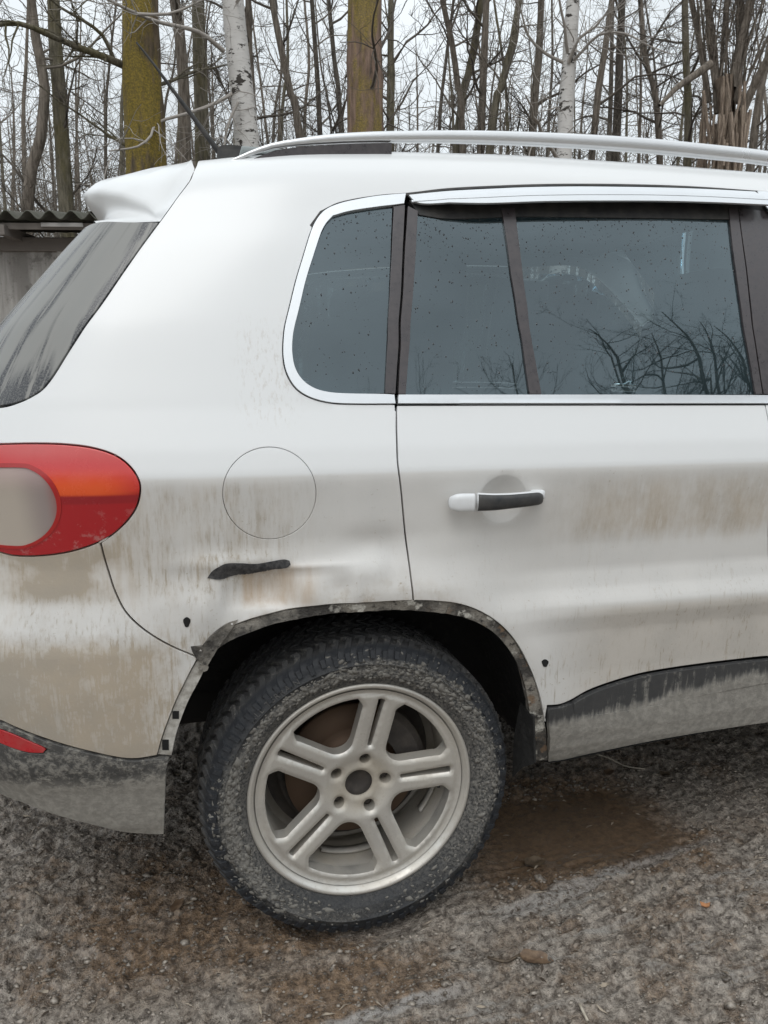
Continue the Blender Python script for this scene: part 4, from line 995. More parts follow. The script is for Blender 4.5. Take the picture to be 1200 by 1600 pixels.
def gmat():
    m = Mat('wet_mud', rough=.6); x, y, z = m.xyz(); n1 = m.noise(1.7, 4, .55); n2 = m.noise(9, 5, .65); n3 = m.noise(55, 5, .7); n4 = m.noise(190, 3, .7)
    trk = m.noise(1, 4, .65, v=m.scaled((3, 26, 1), rot=(0, 0, R(-10))))
    brown = (x.band(.18, .42, .80, 1.08)*y.band(.0, .14, .42, .7)*1.1+n2.st(.45, .62)*n1.st(.35, .6)*.75+x.band(-.75, -.45, -.15, .15)*y.band(-.12, .05, .35, .6)*.75+x.band(-.30, -.16, .06, .22)*y.band(-.21, -.16, -.08, -.02)*.9).cl()
    c = m.mix(n3.st(.30, .70), (.100, .080, .064), (.56, .49, .42))
    cb = m.mix(n3.st(.32, .70), (.075, .046, .026), (.36, .245, .155))
    c = m.mix(brown, c, cb)
    c = m.mix((trk.st(.54, .66)*x.st(-.35, .15)*y.st(.22, .05)*n3.st(.33, .55)*.75).cl(), c, (.40, .375, .345))
    ys = y-.10*x+.03*(n2-.5)
    c = m.mix((ys.band(-.205, -.19, -.175, -.16)*x.band(-.16, -.08, .10, .22)*n3.st(.34, .5)*.75+(ys-.10*x).band(-.085, -.07, -.045, -.02)*x.band(.25, .40, .9, 1.1)*n3.st(.36, .52)*.6).cl(), c, (.46, .44, .42))
    c = m.mix((n4.st(.60, .70)*.8).cl(), c, (.46, .42, .37)); c = m.mix((n4.st(.40, .32)*.6).cl(), c, (.035, .028, .022))  # mottling; darker where the bump noise dips, crevice shade put into the colour
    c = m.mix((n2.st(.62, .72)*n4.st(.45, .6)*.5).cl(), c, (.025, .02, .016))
    far = E.m('SQRT', x*x+y*y).st(4, 9)
    c = m.mix(far*.7, c, m.mix(n2, (.075, .058, .038), (.15, .115, .075)))
    wet = (brown*.7+n1.st(.5, .7)*.4+z.st(-.026, -.036)*.5).cl()
    pd = x.band(.26, .46, .84, 1.02)*(y+.05*(n2-.5)).band(.08, .17, .42, .54)
    c = m.mix(pd*.75, c, m.mix(n2, (.075, .048, .029), (.125, .085, .055))); wet = (wet+pd*.7).cl()
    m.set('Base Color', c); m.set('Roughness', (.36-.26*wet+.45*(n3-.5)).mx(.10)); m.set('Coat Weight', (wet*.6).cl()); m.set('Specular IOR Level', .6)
    pud = x.band(.26, .46, .84, 1.02)*(y+.05*(n2-.5)).band(.08, .17, .42, .54); m.bump((n3*.8+n4*.6+n2*.3)*(1-.8*pud), 1.0, .018); return m
M['ground'] = gmat()
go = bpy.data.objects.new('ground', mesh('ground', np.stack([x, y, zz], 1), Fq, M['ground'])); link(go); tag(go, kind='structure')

# loose bits on the mud
def blob(n, r, seed):
    g = np.random.default_rng(seed); bm = bmesh.new(); bmesh.ops.create_icosphere(bm, subdivisions=1, radius=1)
    V0 = np.array([v.co[:] for v in bm.verts]); bm.verts.index_update(); F0 = [tuple(v.index for v in f.verts) for f in bm.faces]; bm.free()
    Vs, Fs = [], []
    px = g.uniform(-1.15, 1.5, n); py = g.uniform(-.55, 1.0, n); hz = ground_h(px, py)-.02*(((px-.65)/.33)**4+((py-.29)/.17)**4 < 1); rr = r*g.lognormal(0, .45, n)
    for i in range(n):
        Vs.append(V0*(1+.3*g.standard_normal((len(V0), 1)))*rr[i]*[1.3, 1, .7]+[px[i], py[i], hz[i]+rr[i]*.25]); Fs += [tuple(k+i*12 for k in f) for f in F0]
    return np.concatenate(Vs), Fs
M['grit'] = Mat('grit', base=(.2, .18, .15), rough=.32)
M['grit'].set('Base Color', M['grit'].mix(M['grit'].noise(60, 3, .7).st(.36, .68), (.065, .052, .041), (.36, .315, .265)))
V, F = blob(11000, .0025, 3); o = bpy.data.objects.new('grit', mesh('grit', V, F, M['grit'])); link(o); tag(o, kind='stuff')
g = np.random.default_rng(21); Vs, Fs = [], []                   # shreds of straw and leaf trodden into the mud
for i in range(900):
    px_, py_ = g.uniform(-1.1, 1.45), g.uniform(-.5, 1.0); a = g.normal(.15, .7); l_, w_ = g.uniform(.004, .022), g.uniform(.0006, .0035); d = np.array([math.cos(a), math.sin(a), 0])*l_; q = np.array([-math.sin(a), math.cos(a), 0])*w_
    c = np.array([px_, py_, 0.]); pts = np.array([c-d, c-d*.2+q, c+d, c-d*.1-q]); pts[:, 2] = ground_h(pts[:, 0], pts[:, 1])+[.002, .004, .002, .0035]; top = pts.mean(0)+[0, 0, .0012]
    k = len(Vs)*5; Vs.append(np.vstack([pts, top])); Fs += [(k, k+1, k+4), (k+1, k+2, k+4), (k+2, k+3, k+4), (k+3, k, k+4)]
M['litter'] = Mat('mud_litter', rough=.6); M['litter'].set('Base Color', M['litter'].mix(M['litter'].noise(30, 2).st(.40, .66), (.055, .040, .028), (.36, .30, .23)))
o = bpy.data.objects.new('mud_litter', mesh('mud_litter', np.concatenate(Vs), Fs, M['litter'])); link(o); tag(o, kind='stuff')
def leafmat(nm, a, b):
    m = Mat(nm, rough=.55); n = m.noise(60, 5, .7); m.set('Base Color', m.mix(n.st(.3, .7), a, b)); m.bump(n, .4, .003); return m
M['leafb'] = leafmat('brown_leaf', (.075, .045, .028), (.20, .135, .085)); M['leafo'] = leafmat('orange_leaf', (.40, .16, .06), (.62, .32, .16)); M['leafd'] = leafmat('dark_leaf', (.03, .02, .014), (.13, .095, .06))
M['straw'] = leafmat('straw', (.38, .33, .26), (.55, .50, .42))
def leaf(px, py, L_, wd, rz, mat, label, curl=.25):
    c = atz(px, py, -.02); V = []; n = 9
    for i in range(n):
        t = i/(n-1); w = wd*math.sin(math.pi*t**.8)**.8+.0006
        for q in (-1, -.5, 0, .5, 1): V.append(((t-.5)*L_, q*w*(1+.15*math.sin(9*t+q)), curl*L_*((t-.5)**2*.8)+abs(q)*w*.35+.0015*math.sin(12*t*q)))
    V = np.array(V); ca, sa = math.cos(rz), math.sin(rz); V[:, :2] = np.stack([V[:, 0]*ca-V[:, 1]*sa, V[:, 0]*sa+V[:, 1]*ca], 1)
    V = np.vstack([V, V-[0, 0, .0012]]); k = n*5; F = [(i*5+j, (i+1)*5+j, (i+1)*5+j+1, i*5+j+1) for i in range(n-1) for j in range(4)]; F += [tuple(k+q for q in f[::-1]) for f in F]
    z0 = float(ground_h(c[:1], c[1:2])[0])
    o = bpy.data.objects.new('dead_leaf', mesh('dead_leaf', V, F, mat)); link(o); o.location = (c[0], c[1], z0+.003); tag(o, label, 'leaf', 'dead leaves lying in the mud')
leaf(838, 1502, .075, .020, -.5, M['leafb'], 'broad brown leaf lying in the mud near the bottom of the photo')
leaf(1102, 1420, .026, .011, .2, M['leafo'], 'small orange leaf fragment on the grey tyre tracks at the right')
leaf(836, 1348, .060, .022, .1, M['leafd'], 'dark curled leaf just right of the wheel at the edge of the brown puddle', .5)
leaf(952, 1207, .040, .014, .4, M['leafb'], 'tan leaf in the shade under the sill', .3)
leaf(278, 1420, .050, .012, 1.0, M['leafb'], 'pale brown leaf in the mud left of the tyre', .2)
leaf(1040, 1208, .034, .012, -.3, M['leafd'], 'dark leaf in the shade furthest right under the sill', .3)
def twig(pts, r, label, mat):
    p = np.array([atz(a, b, -.02)+[0, 0, .012] for a, b in pts]); t = np.arange(6)/6*2*math.pi
    pp = catmull(p, .01); pp[:, 2] = ground_h(pp[:, 0], pp[:, 1])+.004; pp[:, 2] = np.convolve(np.pad(pp[:, 2], 3, 'edge'), np.ones(7)/7, 'valid')+.003
    V, F = sweep(pp, np.stack([np.cos(t), np.sin(t)], 1)*r); c = pp.mean(0)*[1, 1, 0]
    o = bpy.data.objects.new('twig', mesh('twig', V-c, F, mat)); link(o); o.location = c; tag(o, label, 'twig')
twig([(932, 1181), (965, 1190), (1008, 1202)], .0022, 'pale straw stalk lying in the shade under the sill', M['straw'])
twig([(905, 1575), (918, 1600)], .0028, 'short pale stick at the bottom edge of the ground', M['straw'])
twig([(762, 1500), (790, 1508), (812, 1497)], .003, 'dark twig beside the broad brown leaf', M['leafd'])

# ------------------------------------------------------------------ shed at the left
def shedwall():
    m = Mat('stained_concrete', rough=.95); x, y, z = m.xyz(); n1 = m.noise(1.6, 4, .6); n2 = m.noise(9, 5, .7); n3 = m.noise(50, 4, .7)
    stv = m.noise(1, 4, .6, v=m.scaled((7, 7, .7)))
    c = m.mix(stv.st(.35, .65), (.22, .205, .19), (.46, .44, .415)); c = m.mix((n2.st(.52, .66)*n1.st(.4, .6)).cl(), c, (.095, .085, .075))
    c = m.mix(n3.st(.55, .75)*.5, c, (.12, .11, .10)); m.set('Base Color', c); m.bump(n3+n2, .5, .01); return m
M['shed'] = shedwall()
M['slate'] = simple('asbestos_sheet', (.12, .115, .10), .95, dust=.6, dcol=(.055, .06, .04), sc=7, bump=.4)
M['plank'] = simple('grey_plank', (.17, .15, .135), .9, sc=20, bump=.3); M['plankl'] = simple('pale_plank', (.40, .385, .37), .9, sc=20)
SD = 5.75; sc0 = atd(-40, 330, SD); sc0[2] = 0
shed = empty('shed', tuple(sc0), 'low grey concrete shed with a wavy sheet roof behind the car at the left', 'shed', rz=-YAW)
def spart(name, V, F, mat, smooth=False): return part(name, V, F, mat, shed, smooth, Z0)
zt = float(atd(60, 338, SD)[2])             # eaves height
for i, x0 in enumerate(np.arange(-3.2, 1.6, .62)):                  # precast posts and slabs
    spart('wall_slab', *rbox((x0+.30, .30+.006*(i % 2), (zt-.10)/2), (.60, .10, zt-.10), .008), M['shed'])
    spart('wall_post', *rbox((x0-.01, .285, (zt-.10)/2), (.09, .10, zt-.12), .01), M['shed'])
spart('wall_slab', *rbox((-.8, 2.8, zt/2+.1), (4.8, .1, zt+.2), .01), M['shed']); spart('wall_slab', *rbox((1.56, 1.55, zt/2), (.1, 2.5, zt), .01), M['shed']); spart('wall_slab', *rbox((-3.2, 1.55, zt/2), (.1, 2.5, zt), .01), M['shed'])
spart('wall_plate', *rbox((-.8, .27, zt-.155), (4.75, .09, .10), .01), M['plank'])
spart('fascia_board', *rbox((-.85, .02, zt-.065), (4.7, .025, .045), .004), M['plank'])
spart('loose_plank', *rbox((.62, -.002, zt-.058), (.30, .022, .028), .004), M['plankl'])
for x0 in np.arange(-3, 1.6, .8): spart('rafter', *rbox((x0, .2, zt-.10), (.05, .5, .07), .004), M['plank'])
for i, x0 in enumerate(np.arange(-3.3, 1.2, 1.03)):                  # corrugated sheets
    u = np.linspace(0, 1.12, 90); zc = .028*np.cos(u/.153*2*math.pi); dz = .004*(i % 2)
    a = np.stack([x0+u, np.full(90, -.06), zt+zc+dz], 1); b = a+[0, 3.1, .42]; V = np.vstack([a, b, a-[0, 0, .008], b-[0, 0, .008]])
    F = []
    for j in range(89): F += [(j, j+1, 91+j, 90+j), (180+j, 270+j, 271+j, 181+j), (j, 180+j, 181+j, j+1)]
    spart('roof_sheet', V, F, M['slate'], True)

# ------------------------------------------------------------------ bare trees
def bark(name, a, b, moss=None, amt=0., sc=14):
    m = Mat(name, rough=.95); n1 = m.noise(2.2, 4, .6); n2 = m.noise(1, 5, .7, v=m.scaled((sc*2.2, sc*2.2, sc*.35))); n3 = m.noise(60, 4, .7); x, y, z = m.xyz()
    c = m.mix(n2.st(.30, .68), a, b)
    if moss:
        pat = m.noise(1, 4, .6, v=m.scaled((3.2, 3.2, .9)))
        c = m.mix((pat.st(.56-.2*amt, .66-.2*amt)*(.55+.45*n3)).cl()*min(1., .6+amt*.4), c, m.mix(n3.st(.35, .65), moss[0], moss[1]))
        c = m.mix(n2.st(.36, .28)*.8, c, (.028, .022, .016))
    m.set('Base Color', c); m.bump(n2+.5*n3, .9, .03); return m
M['bark'] = bark('grey_brown_bark', (.095, .078, .062), (.27, .23, .19))
M['barkd'] = bark('dark_bark', (.055, .046, .038), (.165, .142, .118))
M['barkm'] = bark('mossy_bark', (.070, .055, .035), (.17, .125, .080), ((.13, .105, .014), (.36, .255, .03)), .78, 10)
M['barkr'] = bark('brown_mossy_bark', (.13, .088, .062), (.31, .21, .16), ((.11, .10, .018), (.36, .27, .035)), .46, 10)
M['barkg'] = bark('greenish_bark', (.085, .076, .052), (.22, .195, .145), ((.09, .08, .03), (.15, .125, .05)), .3)
M['rot'] = bark('rotten_wood', (.16, .12, .09), (.44, .35, .275), None, 0, 18)
M['twig'] = simple('twig_bark', (.115, .098, .082), .95, sc=5); M['twigl'] = simple('pale_twig_bark', (.21, .185, .155), .95, sc=5)
def birch():
    m = Mat('birch_bark', rough=.8); n1 = m.noise(1, 4, .65, v=m.scaled((7, 7, 16))); n2 = m.noise(2.4, 4, .6); n3 = m.noise(1, 3, .6, v=m.scaled((12, 12, 60))); x, y, z = m.xyz()
    c = m.mix(n2, (.50, .48, .455), (.70, .68, .66)); c = m.mix(n3.st(.56, .68)*.55, c, (.22, .20, .185))
    c = m.mix((n1+.5*(n2-.5)).st(.585, .64), c, (.045, .038, .032)); m.set('Base Color', c); m.bump(n1, .5, .02); return m
M['birch'] = birch()
M['birchb'] = simple('pale_birch_branch', (.36, .33, .30), .9, sc=18)
class Tubes:
    def __init__(s): s.d = {}
    def add(s, p, r, k): s.d.setdefault((len(p), k), []).append((p, r))
    def build(s):
        Vs, Fs, c = [], [], 0
        for (n, k), l in s.d.items():
            Pp = np.array([a for a, b in l]); Rr = np.array([b for a, b in l]); T = np.gradient(Pp, axis=1); T /= np.maximum(np.linalg.norm(T, axis=2, keepdims=True), 1e-9)
            ref = np.where(np.abs(T[..., 2:3]) > .8, [1., 0, 0], [0, 0, 1.]); A = np.cross(T, ref); A /= np.linalg.norm(A, axis=2, keepdims=True); B = np.cross(T, A)
            t = np.arange(k)/k*2*math.pi
            V = Pp[:, :, None]+Rr[:, :, None, None]*(A[:, :, None]*np.cos(t)[None, None, :, None]+B[:, :, None]*np.sin(t)[None, None, :, None])
            m = len(l); base = c+np.arange(m)[:, None, None]*n*k; i = np.arange(n-1)[None, :, None]*k; j = np.arange(k)[None, None, :]; j2 = (j+1) % k
            F = np.stack([base+i+j, base+i+j2, base+i+k+j2, base+i+k+j], -1).reshape(-1, 4); Vs.append(V.reshape(-1, 3)); Fs.append(F); c += m*n*k
        return np.concatenate(Vs), np.concatenate(Fs)
def fastmesh(name, V, F, mat):
    me = bpy.data.meshes.new(name); me.vertices.add(len(V)); me.vertices.foreach_set('co', V.astype(np.float32).ravel())
    me.loops.add(F.size); me.loops.foreach_set('vertex_index', F.astype(np.int32).ravel()); me.polygons.add(len(F))
    me.polygons.foreach_set('loop_start', np.arange(0, F.size, 4, dtype=np.int32)); me.polygons.foreach_set('loop_total', np.full(len(F), 4, dtype=np.int32))
    me.polygons.foreach_set('use_smooth', np.ones(len(F), bool)); me.materials.append(mat.m); me.update(calc_edges=True); return me
def limb(g, p0, d, L_, n, wig, lift):
    p = [np.array(p0, float)]; d = np.array(d, float); d /= np.linalg.norm(d)
    for i in range(n-1):
        d = d+g.standard_normal(3)*wig+[0, 0, lift]; d /= np.linalg.norm(d); p.append(p[-1]+d*L_/(n-1))
    return np.array(p)
def branches(g, T, trunk, tr, n1, z0, z1, L1, n2=6, n3=4, droop=0., side=None, r1=None):
    h = trunk[:, 2]
    for i in range(n1):
        z = g.uniform(z0, z1); p = np.array([np.interp(z, h, trunk[:, k]) for k in range(3)]); rt_ = float(np.interp(z, h, tr))
        az = g.uniform(0, 2*math.pi); el = g.uniform(.15, 1.0); Lb = L1*g.uniform(.5, 1.15)*(1-.35*(z-z0)/max(.1, z1-z0))
        d = (math.cos(az)*math.cos(el), math.sin(az)*math.cos(el), math.sin(el)); rb_ = min(rt_*.55, (r1 or .010+.010*Lb))*g.uniform(.6, 1.1)
        b = limb(g, p, d, Lb, 8, .16, .03); T.add(b, np.linspace(rb_, rb_*.25, 8), 5)
        for j in range(n2):
            f = g.uniform(.2, .98); k = f*7; q = b[int(k)]+(b[min(7, int(k)+1)]-b[int(k)])*(k % 1); dd = b[min(7, int(k)+1)]-b[int(k)]; dd /= np.linalg.norm(dd)
            d2 = dd*.7+g.standard_normal(3)*.55+[0, 0, .12-droop]; L2 = Lb*g.uniform(.22, .5)*(1.15-f*.5); r2 = max(.0028, rb_*(1-.75*f)*.5)
            c = limb(g, q, d2, L2, 6, .20, .02-droop*.25); T.add(c, np.linspace(r2, r2*.45, 6), 4 if r2 > .006 else 3)
            for _ in range(n3):
                f3 = g.uniform(.15, 1); kk = f3*5; q3 = c[int(min(kk, 4))]; d3 = (c[min(5, int(min(kk, 4))+1)]-q3); d3 = d3/np.linalg.norm(d3)*.6+g.standard_normal(3)*.6+[0, 0, -droop]
                e = limb(g, q3, d3, L2*g.uniform(.3, .7), 5, .24, .01-droop*.3); r3 = max(.0021, r2*.55); T.add(e, np.linspace(r3, r3*.6, 5), 3)
TREES = 0
def trunkpath(pts, dist, H, w):
    P0 = [atd(px, py, dist) for px, py in pts]; P0.sort(key=lambda q: q[2]); a = np.array(P0)
    lo, hi = a[0], a[-1]; d = (hi-lo)/max(.01, hi[2]-lo[2])
    foot = lo-d*lo[2]*.35; foot[2] = -.1
    out = [foot]+list(a); z = hi[2]; p = hi.copy(); d = d.copy()
    while z < H:
        d[:2] *= .75; p = p+np.array([d[0], d[1], 1.])*1.0; z += 1.0; out.append(p.copy())
    out = np.array(out); s = catmull(out, .35); s = s[np.argsort(s[:, 2])]; return s
def tree(name, pts, wpx, dist, H, mat, label, n1=16, z0=1.0, L1=1.6, n2=6, n3=4, droop=0., group=None, tw=None, sides=12, custom=(), seed=0, rough=.0, bmat=None):
    g = np.random.default_rng(1000+seed); s = trunkpath(pts, dist, H, wpx); r0 = wpx/FPX*dist*1.03/2
    zt_ = max(s[0, 2]+.1, H); tr = r0*np.clip(1.08-.9*(s[:, 2]/zt_), .06, 2); zm = np.interp(0, [0, 1], [0, 1])
    tr = tr/np.interp(2.8, s[:, 2], tr)*r0; tr = tr*(1+.35*np.exp(-np.maximum(s[:, 2], 0)/.35))
    T = Tubes(); T.add(s, tr, sides); V, F = T.build()
    if rough: V = V+(g.standard_normal(V.shape)*rough*r0)
    base = np.array([s[0, 0], s[0, 1], 0.])
    o = empty(name, tuple(base), label, 'tree', group)
    t = bpy.data.objects.new('trunk', fastmesh('trunk', V-base, F, mat)); link(t, o)
    Tb = Tubes()
    if n1: branches(g, Tb, s, tr, n1, z0, H*.97, L1, n2, n3, droop)
    if n1 or custom:
        for c, ra, rb_ in custom: 
            c = catmull(np.array(c), .12); Tb.add(c, np.linspace(ra, rb_, len(c)), 6)
            for _ in range(10):
                i = g.integers(1, len(c)-1); dd = c[i+1 if i+1 < len(c) else i]-c[i-1]; dd /= np.linalg.norm(dd)
                e = limb(g, c[i], dd*.6+g.standard_normal(3)*.6, g.uniform(.3, .9), 7, .2, .02); Tb.add(e, np.linspace(max(.004, ra*.3), .0022, 7), 4)
                for _ in range(4): e2 = limb(g, e[g.integers(1, 6)], g.standard_normal(3)+dd, g.uniform(.15, .4), 5, .24, 0); Tb.add(e2, np.linspace(.003, .002, 5), 3)
        V, F = Tb.build(); c = bpy.data.objects.new('crown', fastmesh('crown', V-base, F, tw or M['twig'])); link(c, o)
    return o
def cb(pts, dist, d2=None): return [atd(px, py, dist+(0 if d2 is None else (d2-dist)*i/(len(pts)-1))) for i, (px, py) in enumerate(pts)]
# named trees, nearest first
tree('mossy_tree', [(219, 0), (222, 130), (229, 265)], 61, 9.0, 11, M['barkm'], 'thick trunk covered in yellow moss, standing behind the tailgate', 12, 3.2, 2.6, seed=1, tw=M['barkg'], sides=24, rough=.035,
     custom=[(cb([(195, 103), (165, 90), (120, 73), (70, 52), (30, 37), (-40, 42)], 9.0, 8.0), .040, .018), (cb([(178, 92), (160, 55), (130, 32), (95, 12), (60, -20)], 8.9, 8.3), .022, .009)])
tree('birch_tree', [(363, -10), (372, 90), (386, 215), (389, 250)], 38, 9.6, 12, M['birch'], 'white birch with black marks, behind the aerial', 10, 3.4, 2.2, droop=.25, seed=2, tw=M['birchb'], sides=20, rough=.02,
     custom=[(cb([(376, 138), (345, 157), (320, 168), (290, 178), (245, 192), (236, 212), (215, 229), (170, 236)], 9.6, 8.4), .026, .008), (cb([(350, 80), (310, 50), (250, 35), (215, 22), (180, 5), (150, -10)], 9.4, 8.2), .026, .012),
             (cb([(215, 22), (262, 22), (300, 8), (330, -8)], 8.4, 8.6), .016, .009), (cb([(372, 160), (360, 185), (352, 215), (350, 240)], 9.4, 9.2), .018, .012)])
tree('mossy_tree', [(570, -5), (569, 100), (571, 230)], 58, 9.6, 12, M['barkr'], 'thick reddish brown trunk with a mossy right edge, behind the middle of the roof rail', 10, 3.6, 2.4, seed=3, sides=24, rough=.03)
tree('birch_tree', [(896, -8), (889, 100), (881, 245)], 25, 10.5, 11, M['birch'], 'slimmer birch with pale crooked branches, behind the right half of the roof rail', 10, 2.6, 2.0, droop=.2, seed=4, tw=M['birchb'], sides=16, rough=.02,
     custom=[(cb([(885, 100), (850, 82), (825, 55), (815, 20), (800, -10)], 10.5, 10), .022, .009), (cb([(885, 105), (910, 80), (935, 55), (975, 52), (1015, 72), (1050, 85)], 10.5, 9.8), .020, .006), (cb([(888, 98), (905, 60), (930, 42), (955, 10)], 10.4, 10), .024, .008)])
stump = tree('broken_tree', [(1133, 120), (1135, 180), (1137, 260)], 62, 10.0, 3.0, M['rot'], 'broken rotten trunk with new stems rising from its top, at the right', 0, seed=5, sides=26, rough=.10)
gs = np.random.default_rng(77); Tb = Tubes(); bs = np.array(stump.location)
for i in range(44):
    x0 = 1106+58*gs.random(); p0 = atd(x0, 165+gs.uniform(-40, 25), 10.0+gs.uniform(.05, .3)); lean = (x0-1135)/27*.30+gs.normal()*.08; thick = i < 5
    q = limb(gs, p0, (math.cos(YAW)*lean, -math.sin(YAW)*lean+gs.normal()*.06, 1), gs.uniform(3.5, 6) if thick else gs.uniform(1.0, 3.5), 12, .05, .02); r0 = gs.uniform(.028, .052) if thick else gs.uniform(.006, .016)
    Tb.add(q, np.linspace(r0, r0*.35, 12), 7)
    for _ in range(9 if thick else 4):
        e = limb(gs, q[gs.integers(2, 11)], gs.standard_normal(3)*.6+[0, 0, .5], gs.uniform(.4, 1.5), 7, .16, .03); Tb.add(e, np.linspace(max(.004, r0*.25), .0025, 7), 4)
        for _ in range(4): e2 = limb(gs, e[gs.integers(1, 6)], gs.standard_normal(3)+[0, 0, .3], gs.uniform(.2, .6), 5, .2, .01); Tb.add(e2, np.linspace(.0035, .0022, 5), 3)
for pts, ra, rb_ in ((cb([(1110, 100), (1085, 118), (1060, 135), (1040, 155), (1030, 165)], 9.9, 9.5), .05, .02), (cb([(1160, 175), (1180, 130), (1195, 100), (1215, 60)], 9.9, 9.6), .05, .035)):
    c = catmull(np.array(pts), .1); Tb.add(c, np.linspace(ra, rb_, len(c)), 8)
V, F = Tb.build(); c = bpy.data.objects.new('stems', fastmesh('stems', V-bs, F, M['bark'])); link(c, stump)
V = []                                          # splintered rim of the stump
for i in range(90):
    a = gs.uniform(0, 2*math.pi); rr = .27*math.sqrt(gs.random()); p = atd(1134, 170, 10)+np.array([rr*math.cos(a), rr*math.sin(a), gs.uniform(-.75, -.12)]); V.append(rbox(p, (gs.uniform(.012, .035), .02, gs.uniform(.25, .8)), 0, 1, Matrix.Rotation(gs.normal()*.10, 4, 'Y')))
V, F = merge(*V); part('splinters', V, F, M['rot'], stump, False, bs)
NAMED = [([(48, -5), (56, 60), (70, 140), (64, 215), (50, 262), (42, 325)], 17, 9.6, 'bark', 'thin crooked trunk leaning over the left end of the shed roof'),
 ([(84, -5), (86, 60), (92, 140), (98, 240), (104, 330)], 23, 9.8, 'barkg', 'dark straight trunk behind the shed, left of the mossy trunk'),
 ([(272, -5), (281, 60), (288, 150), (290, 262)], 20, 11, 'bark', 'grey trunk just right of the yellow mossy trunk'),
 ([(309, -5), (312, 90), (317, 250)], 24, 11.5, 'barkg', 'brown trunk between the mossy trunk and the white birch'),
 ([(388, -5), (390, 100), (394, 180)], 15, 12.5, 'bark', 'dark trunk right behind the white birch'),
 ([(424, -5), (440, 80), (455, 150), (468, 215)], 13, 12, 'bark', 'slim trunk leaning left, first right of the white birch'),
 ([(487, -5), (493, 80), (500, 215)], 9, 12.5, 'barkd', 'very thin upright trunk between the birch and the reddish trunk'),
 ([(513, -5), (522, 90), (533, 210)], 9, 14, 'barkd', 'thin trunk touching the left side of the reddish trunk'),
 ([(611, -5), (610, 100), (609, 210)], 13, 12, 'barkg', 'slim trunk just right of the reddish trunk'),
 ([(690, -5), (705, 60), (716, 140), (722, 205)], 12, 13, 'bark', 'trunk leaning left that forks low, right of the middle of the rail'),
 ([(752, -5), (740, 80), (724, 150), (716, 205)], 15, 13.2, 'barkg', 'trunk leaning right out of the same fork behind the rail'),
 ([(760, -5), (757, 80), (752, 205)], 13, 12.6, 'bark', 'upright grey trunk left of the leaning pair'),
 ([(812, -5), (800, 70), (782, 140), (768, 210)], 15, 12.4, 'barkg', 'mossy trunk leaning right, left of the slim birch'),
 ([(846, -5), (842, 90), (832, 205)], 15, 13.4, 'bark', 'brown trunk immediately left of the slim birch'),
 ([(957, -5), (945, 80), (928, 210)], 12, 12.5, 'bark', 'trunk leaning right just past the slim birch'),
 ([(972, -5), (968, 100), (963, 215)], 15, 13.5, 'barkd', 'dark upright trunk two to the right of the slim birch'),
 ([(1000, -5), (1008, 90), (1030, 220)], 12, 13, 'bark', 'thin trunk leaning left between the slim birch and the broken trunk'),
 ([(1070, -5), (1072, 100), (1075, 230)], 14, 12, 'barkg', 'greenish upright trunk left of the broken rotten trunk'),
 ([(1215, -5), (1200, 90), (1180, 200)], 14, 12.5, 'bark', 'dark trunk leaning right at the right edge')]
for i, (pts, w, d, mt, lab) in enumerate(NAMED):
    tree('bare_tree', pts, w, d, 9.5+(i % 4), M[mt], lab, 19, 1.5, 1.7, 8, 6, seed=20+i, group='bare trees in the wood behind the car', tw=M['twig'] if i % 3 else M['twigl'], sides=10, rough=.02)
gb = np.random.default_rng(9)
for i in range(46):
    px = -60+1340*((i+gb.uniform(.1, .9))/46); d = gb.uniform(14, 24); ln = gb.normal()*18
    tree('bare_tree', [(px-ln, -5), (px-ln*.4+gb.normal()*4, 100), (px, 230)], gb.uniform(5, 10), d, gb.uniform(8, 12), M[('bark', 'barkd', 'barkg')[i % 3]], 'thin bare grey trunk further back in the wood', 15, 1.0, 2.0, 6, 4, seed=100+i,
         group='thin trunks further back in the wood', tw=M['twig'] if i % 2 else M['twigl'], sides=7)
# undergrowth: a tangle of saplings nobody could count
T = Tubes()
for i in range(800):
    d = gb.uniform(10.5, 30); px = gb.uniform(-500, 1700); p = atd(px, 300, d); p[2] = 0
    L0 = gb.uniform(2.5, 6.5); s = limb(gb, p, (gb.normal()*.16, gb.normal()*.16, 1), L0, 10, .07, .03); r0 = gb.uniform(.008, .022); T.add(s, np.linspace(r0, .003, 10), 4)
    for _ in range(16):
        k = gb.integers(3, 10); e = limb(gb, s[k], gb.standard_normal(3)*.7+[0, 0, .45], L0*gb.uniform(.10, .28), 6, .18, .02); T.add(e, np.linspace(max(.0032, r0*.3), .003, 6), 3)
        for _ in range(4): e2 = limb(gb, e[gb.integers(1, 5)], gb.standard_normal(3)+[0, 0, .3], L0*gb.uniform(.04, .12), 4, .22, .01); T.add(e2, np.full(4, .0028), 3)
V, F = T.build(); o = bpy.data.objects.new('undergrowth', fastmesh('undergrowth', V, F, M['twigl'])); link(o); tag(o, kind='stuff')
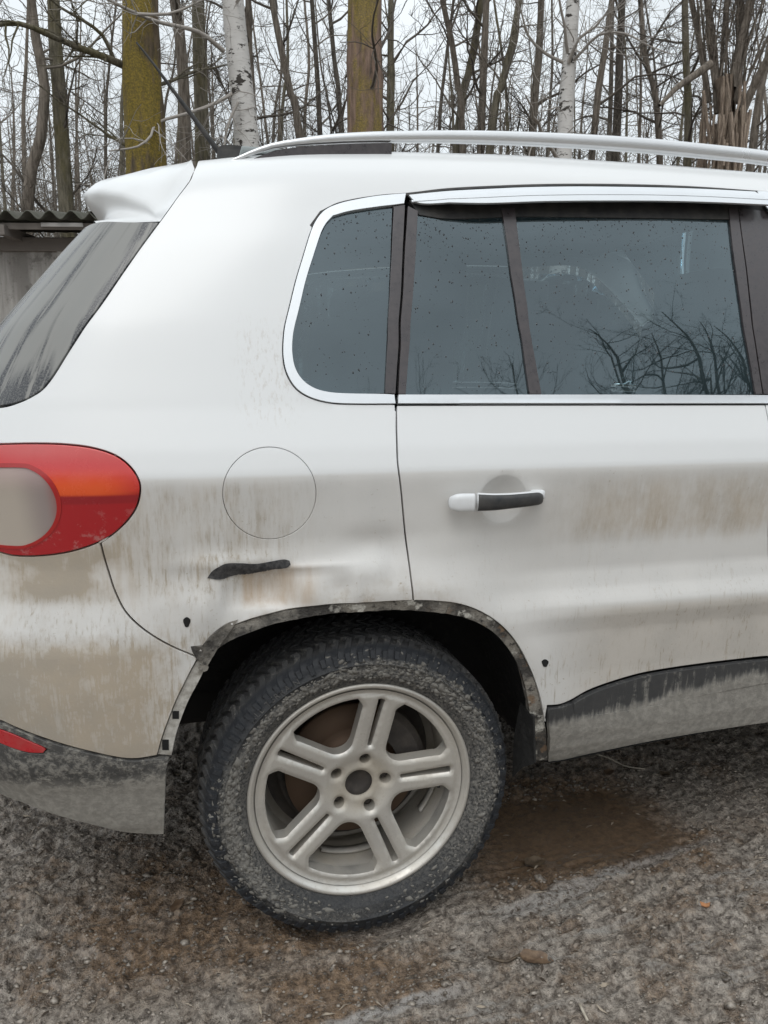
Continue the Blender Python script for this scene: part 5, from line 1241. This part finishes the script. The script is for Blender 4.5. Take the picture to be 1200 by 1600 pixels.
# far edge of the wood: trunks beyond counting
T = Tubes()
for i in range(430):
    d = gb.uniform(26, 60); p = atd(gb.uniform(-1500, 2700), 300, d); p[2] = 0; s = limb(gb, p, (gb.normal()*.05, gb.normal()*.05, 1), gb.uniform(9, 14), 9, .03, .01); T.add(s, np.linspace(gb.uniform(.06, .16), .02, 9), 5)
    for _ in range(30):
        e = limb(gb, s[gb.integers(1, 9)], gb.standard_normal(3)*.7+[0, 0, .4], gb.uniform(.8, 2.6), 6, .16, .02); T.add(e, np.linspace(.018, .006, 6), 3)
        for _ in range(3): e2 = limb(gb, e[gb.integers(1, 5)], gb.standard_normal(3)+[0, 0, .3], gb.uniform(.4, 1.1), 4, .22, .01); T.add(e2, np.full(4, .0055), 3)
V, F = T.build(); o = bpy.data.objects.new('far_wood', fastmesh('far_wood', V, F, M['bark'])); link(o); tag(o, kind='stuff')
T = Tubes()  # unseen trees behind the camera, added to soften reflections in the car paint
for i in range(150):
    a = gb.uniform(-1.45, 1.45); d = gb.uniform(26, 42); p = np.array([d*math.sin(a), -d*math.cos(a), -.1]); s = limb(gb, p, (gb.normal()*.05, gb.normal()*.05, 1), gb.uniform(8, 14), 9, .03, .01); T.add(s, np.linspace(gb.uniform(.10, .22), .03, 9), 5)
    for _ in range(22):
        e = limb(gb, s[gb.integers(2, 9)], gb.standard_normal(3)*.7+[0, 0, .4], gb.uniform(.8, 3), 6, .16, .02); T.add(e, np.linspace(.03, .012, 6), 3)
V, F = T.build(); o = bpy.data.objects.new('far_wood', fastmesh('far_wood', V, F, M['bark'])); link(o); tag(o, kind='stuff')
# trees across the yard, behind the camera: they show in the side glass
for i, (x0, y0, H, sd) in enumerate(((6.6, -11.0, 8.4, 5), (8.8, -10.5, 8.8, 6), (10.8, -10.8, 9.6, 7), (12.8, -11.2, 10.0, 8), (3.4, -13.5, 7.6, 9), (7.6, -12.5, 8.6, 0), (9.8, -12.0, 9.4, 1), (11.6, -13.2, 10.2, 2), (14.5, -13.0, 10.5, 3), (5.2, -14.5, 8.2, 4))):
    g = np.random.default_rng(500+i); s = limb(g, (x0, y0, -.1), (g.normal()*.05, g.normal()*.05, 1), H, 24, .03, .02); tr = np.linspace(.13, .012, 24); T = Tubes(); T.add(s, tr, 8); V, F = T.build(); base = np.array([x0, y0, 0])
    o = empty('bare_tree', tuple(base), 'bare tree across the yard seen only as a reflection in the door glass', 'tree', 'trees across the yard'); t = bpy.data.objects.new('trunk', fastmesh('trunk', V-base, F, M['bark'])); link(t, o)
    T = Tubes(); branches(g, T, s, tr, 34, 2.0, H*.97, 2.6, 7, 4, r1=.03); V, F = T.build(); c = bpy.data.objects.new('crown', fastmesh('crown', V-base, F, M['twig'])); link(c, o)
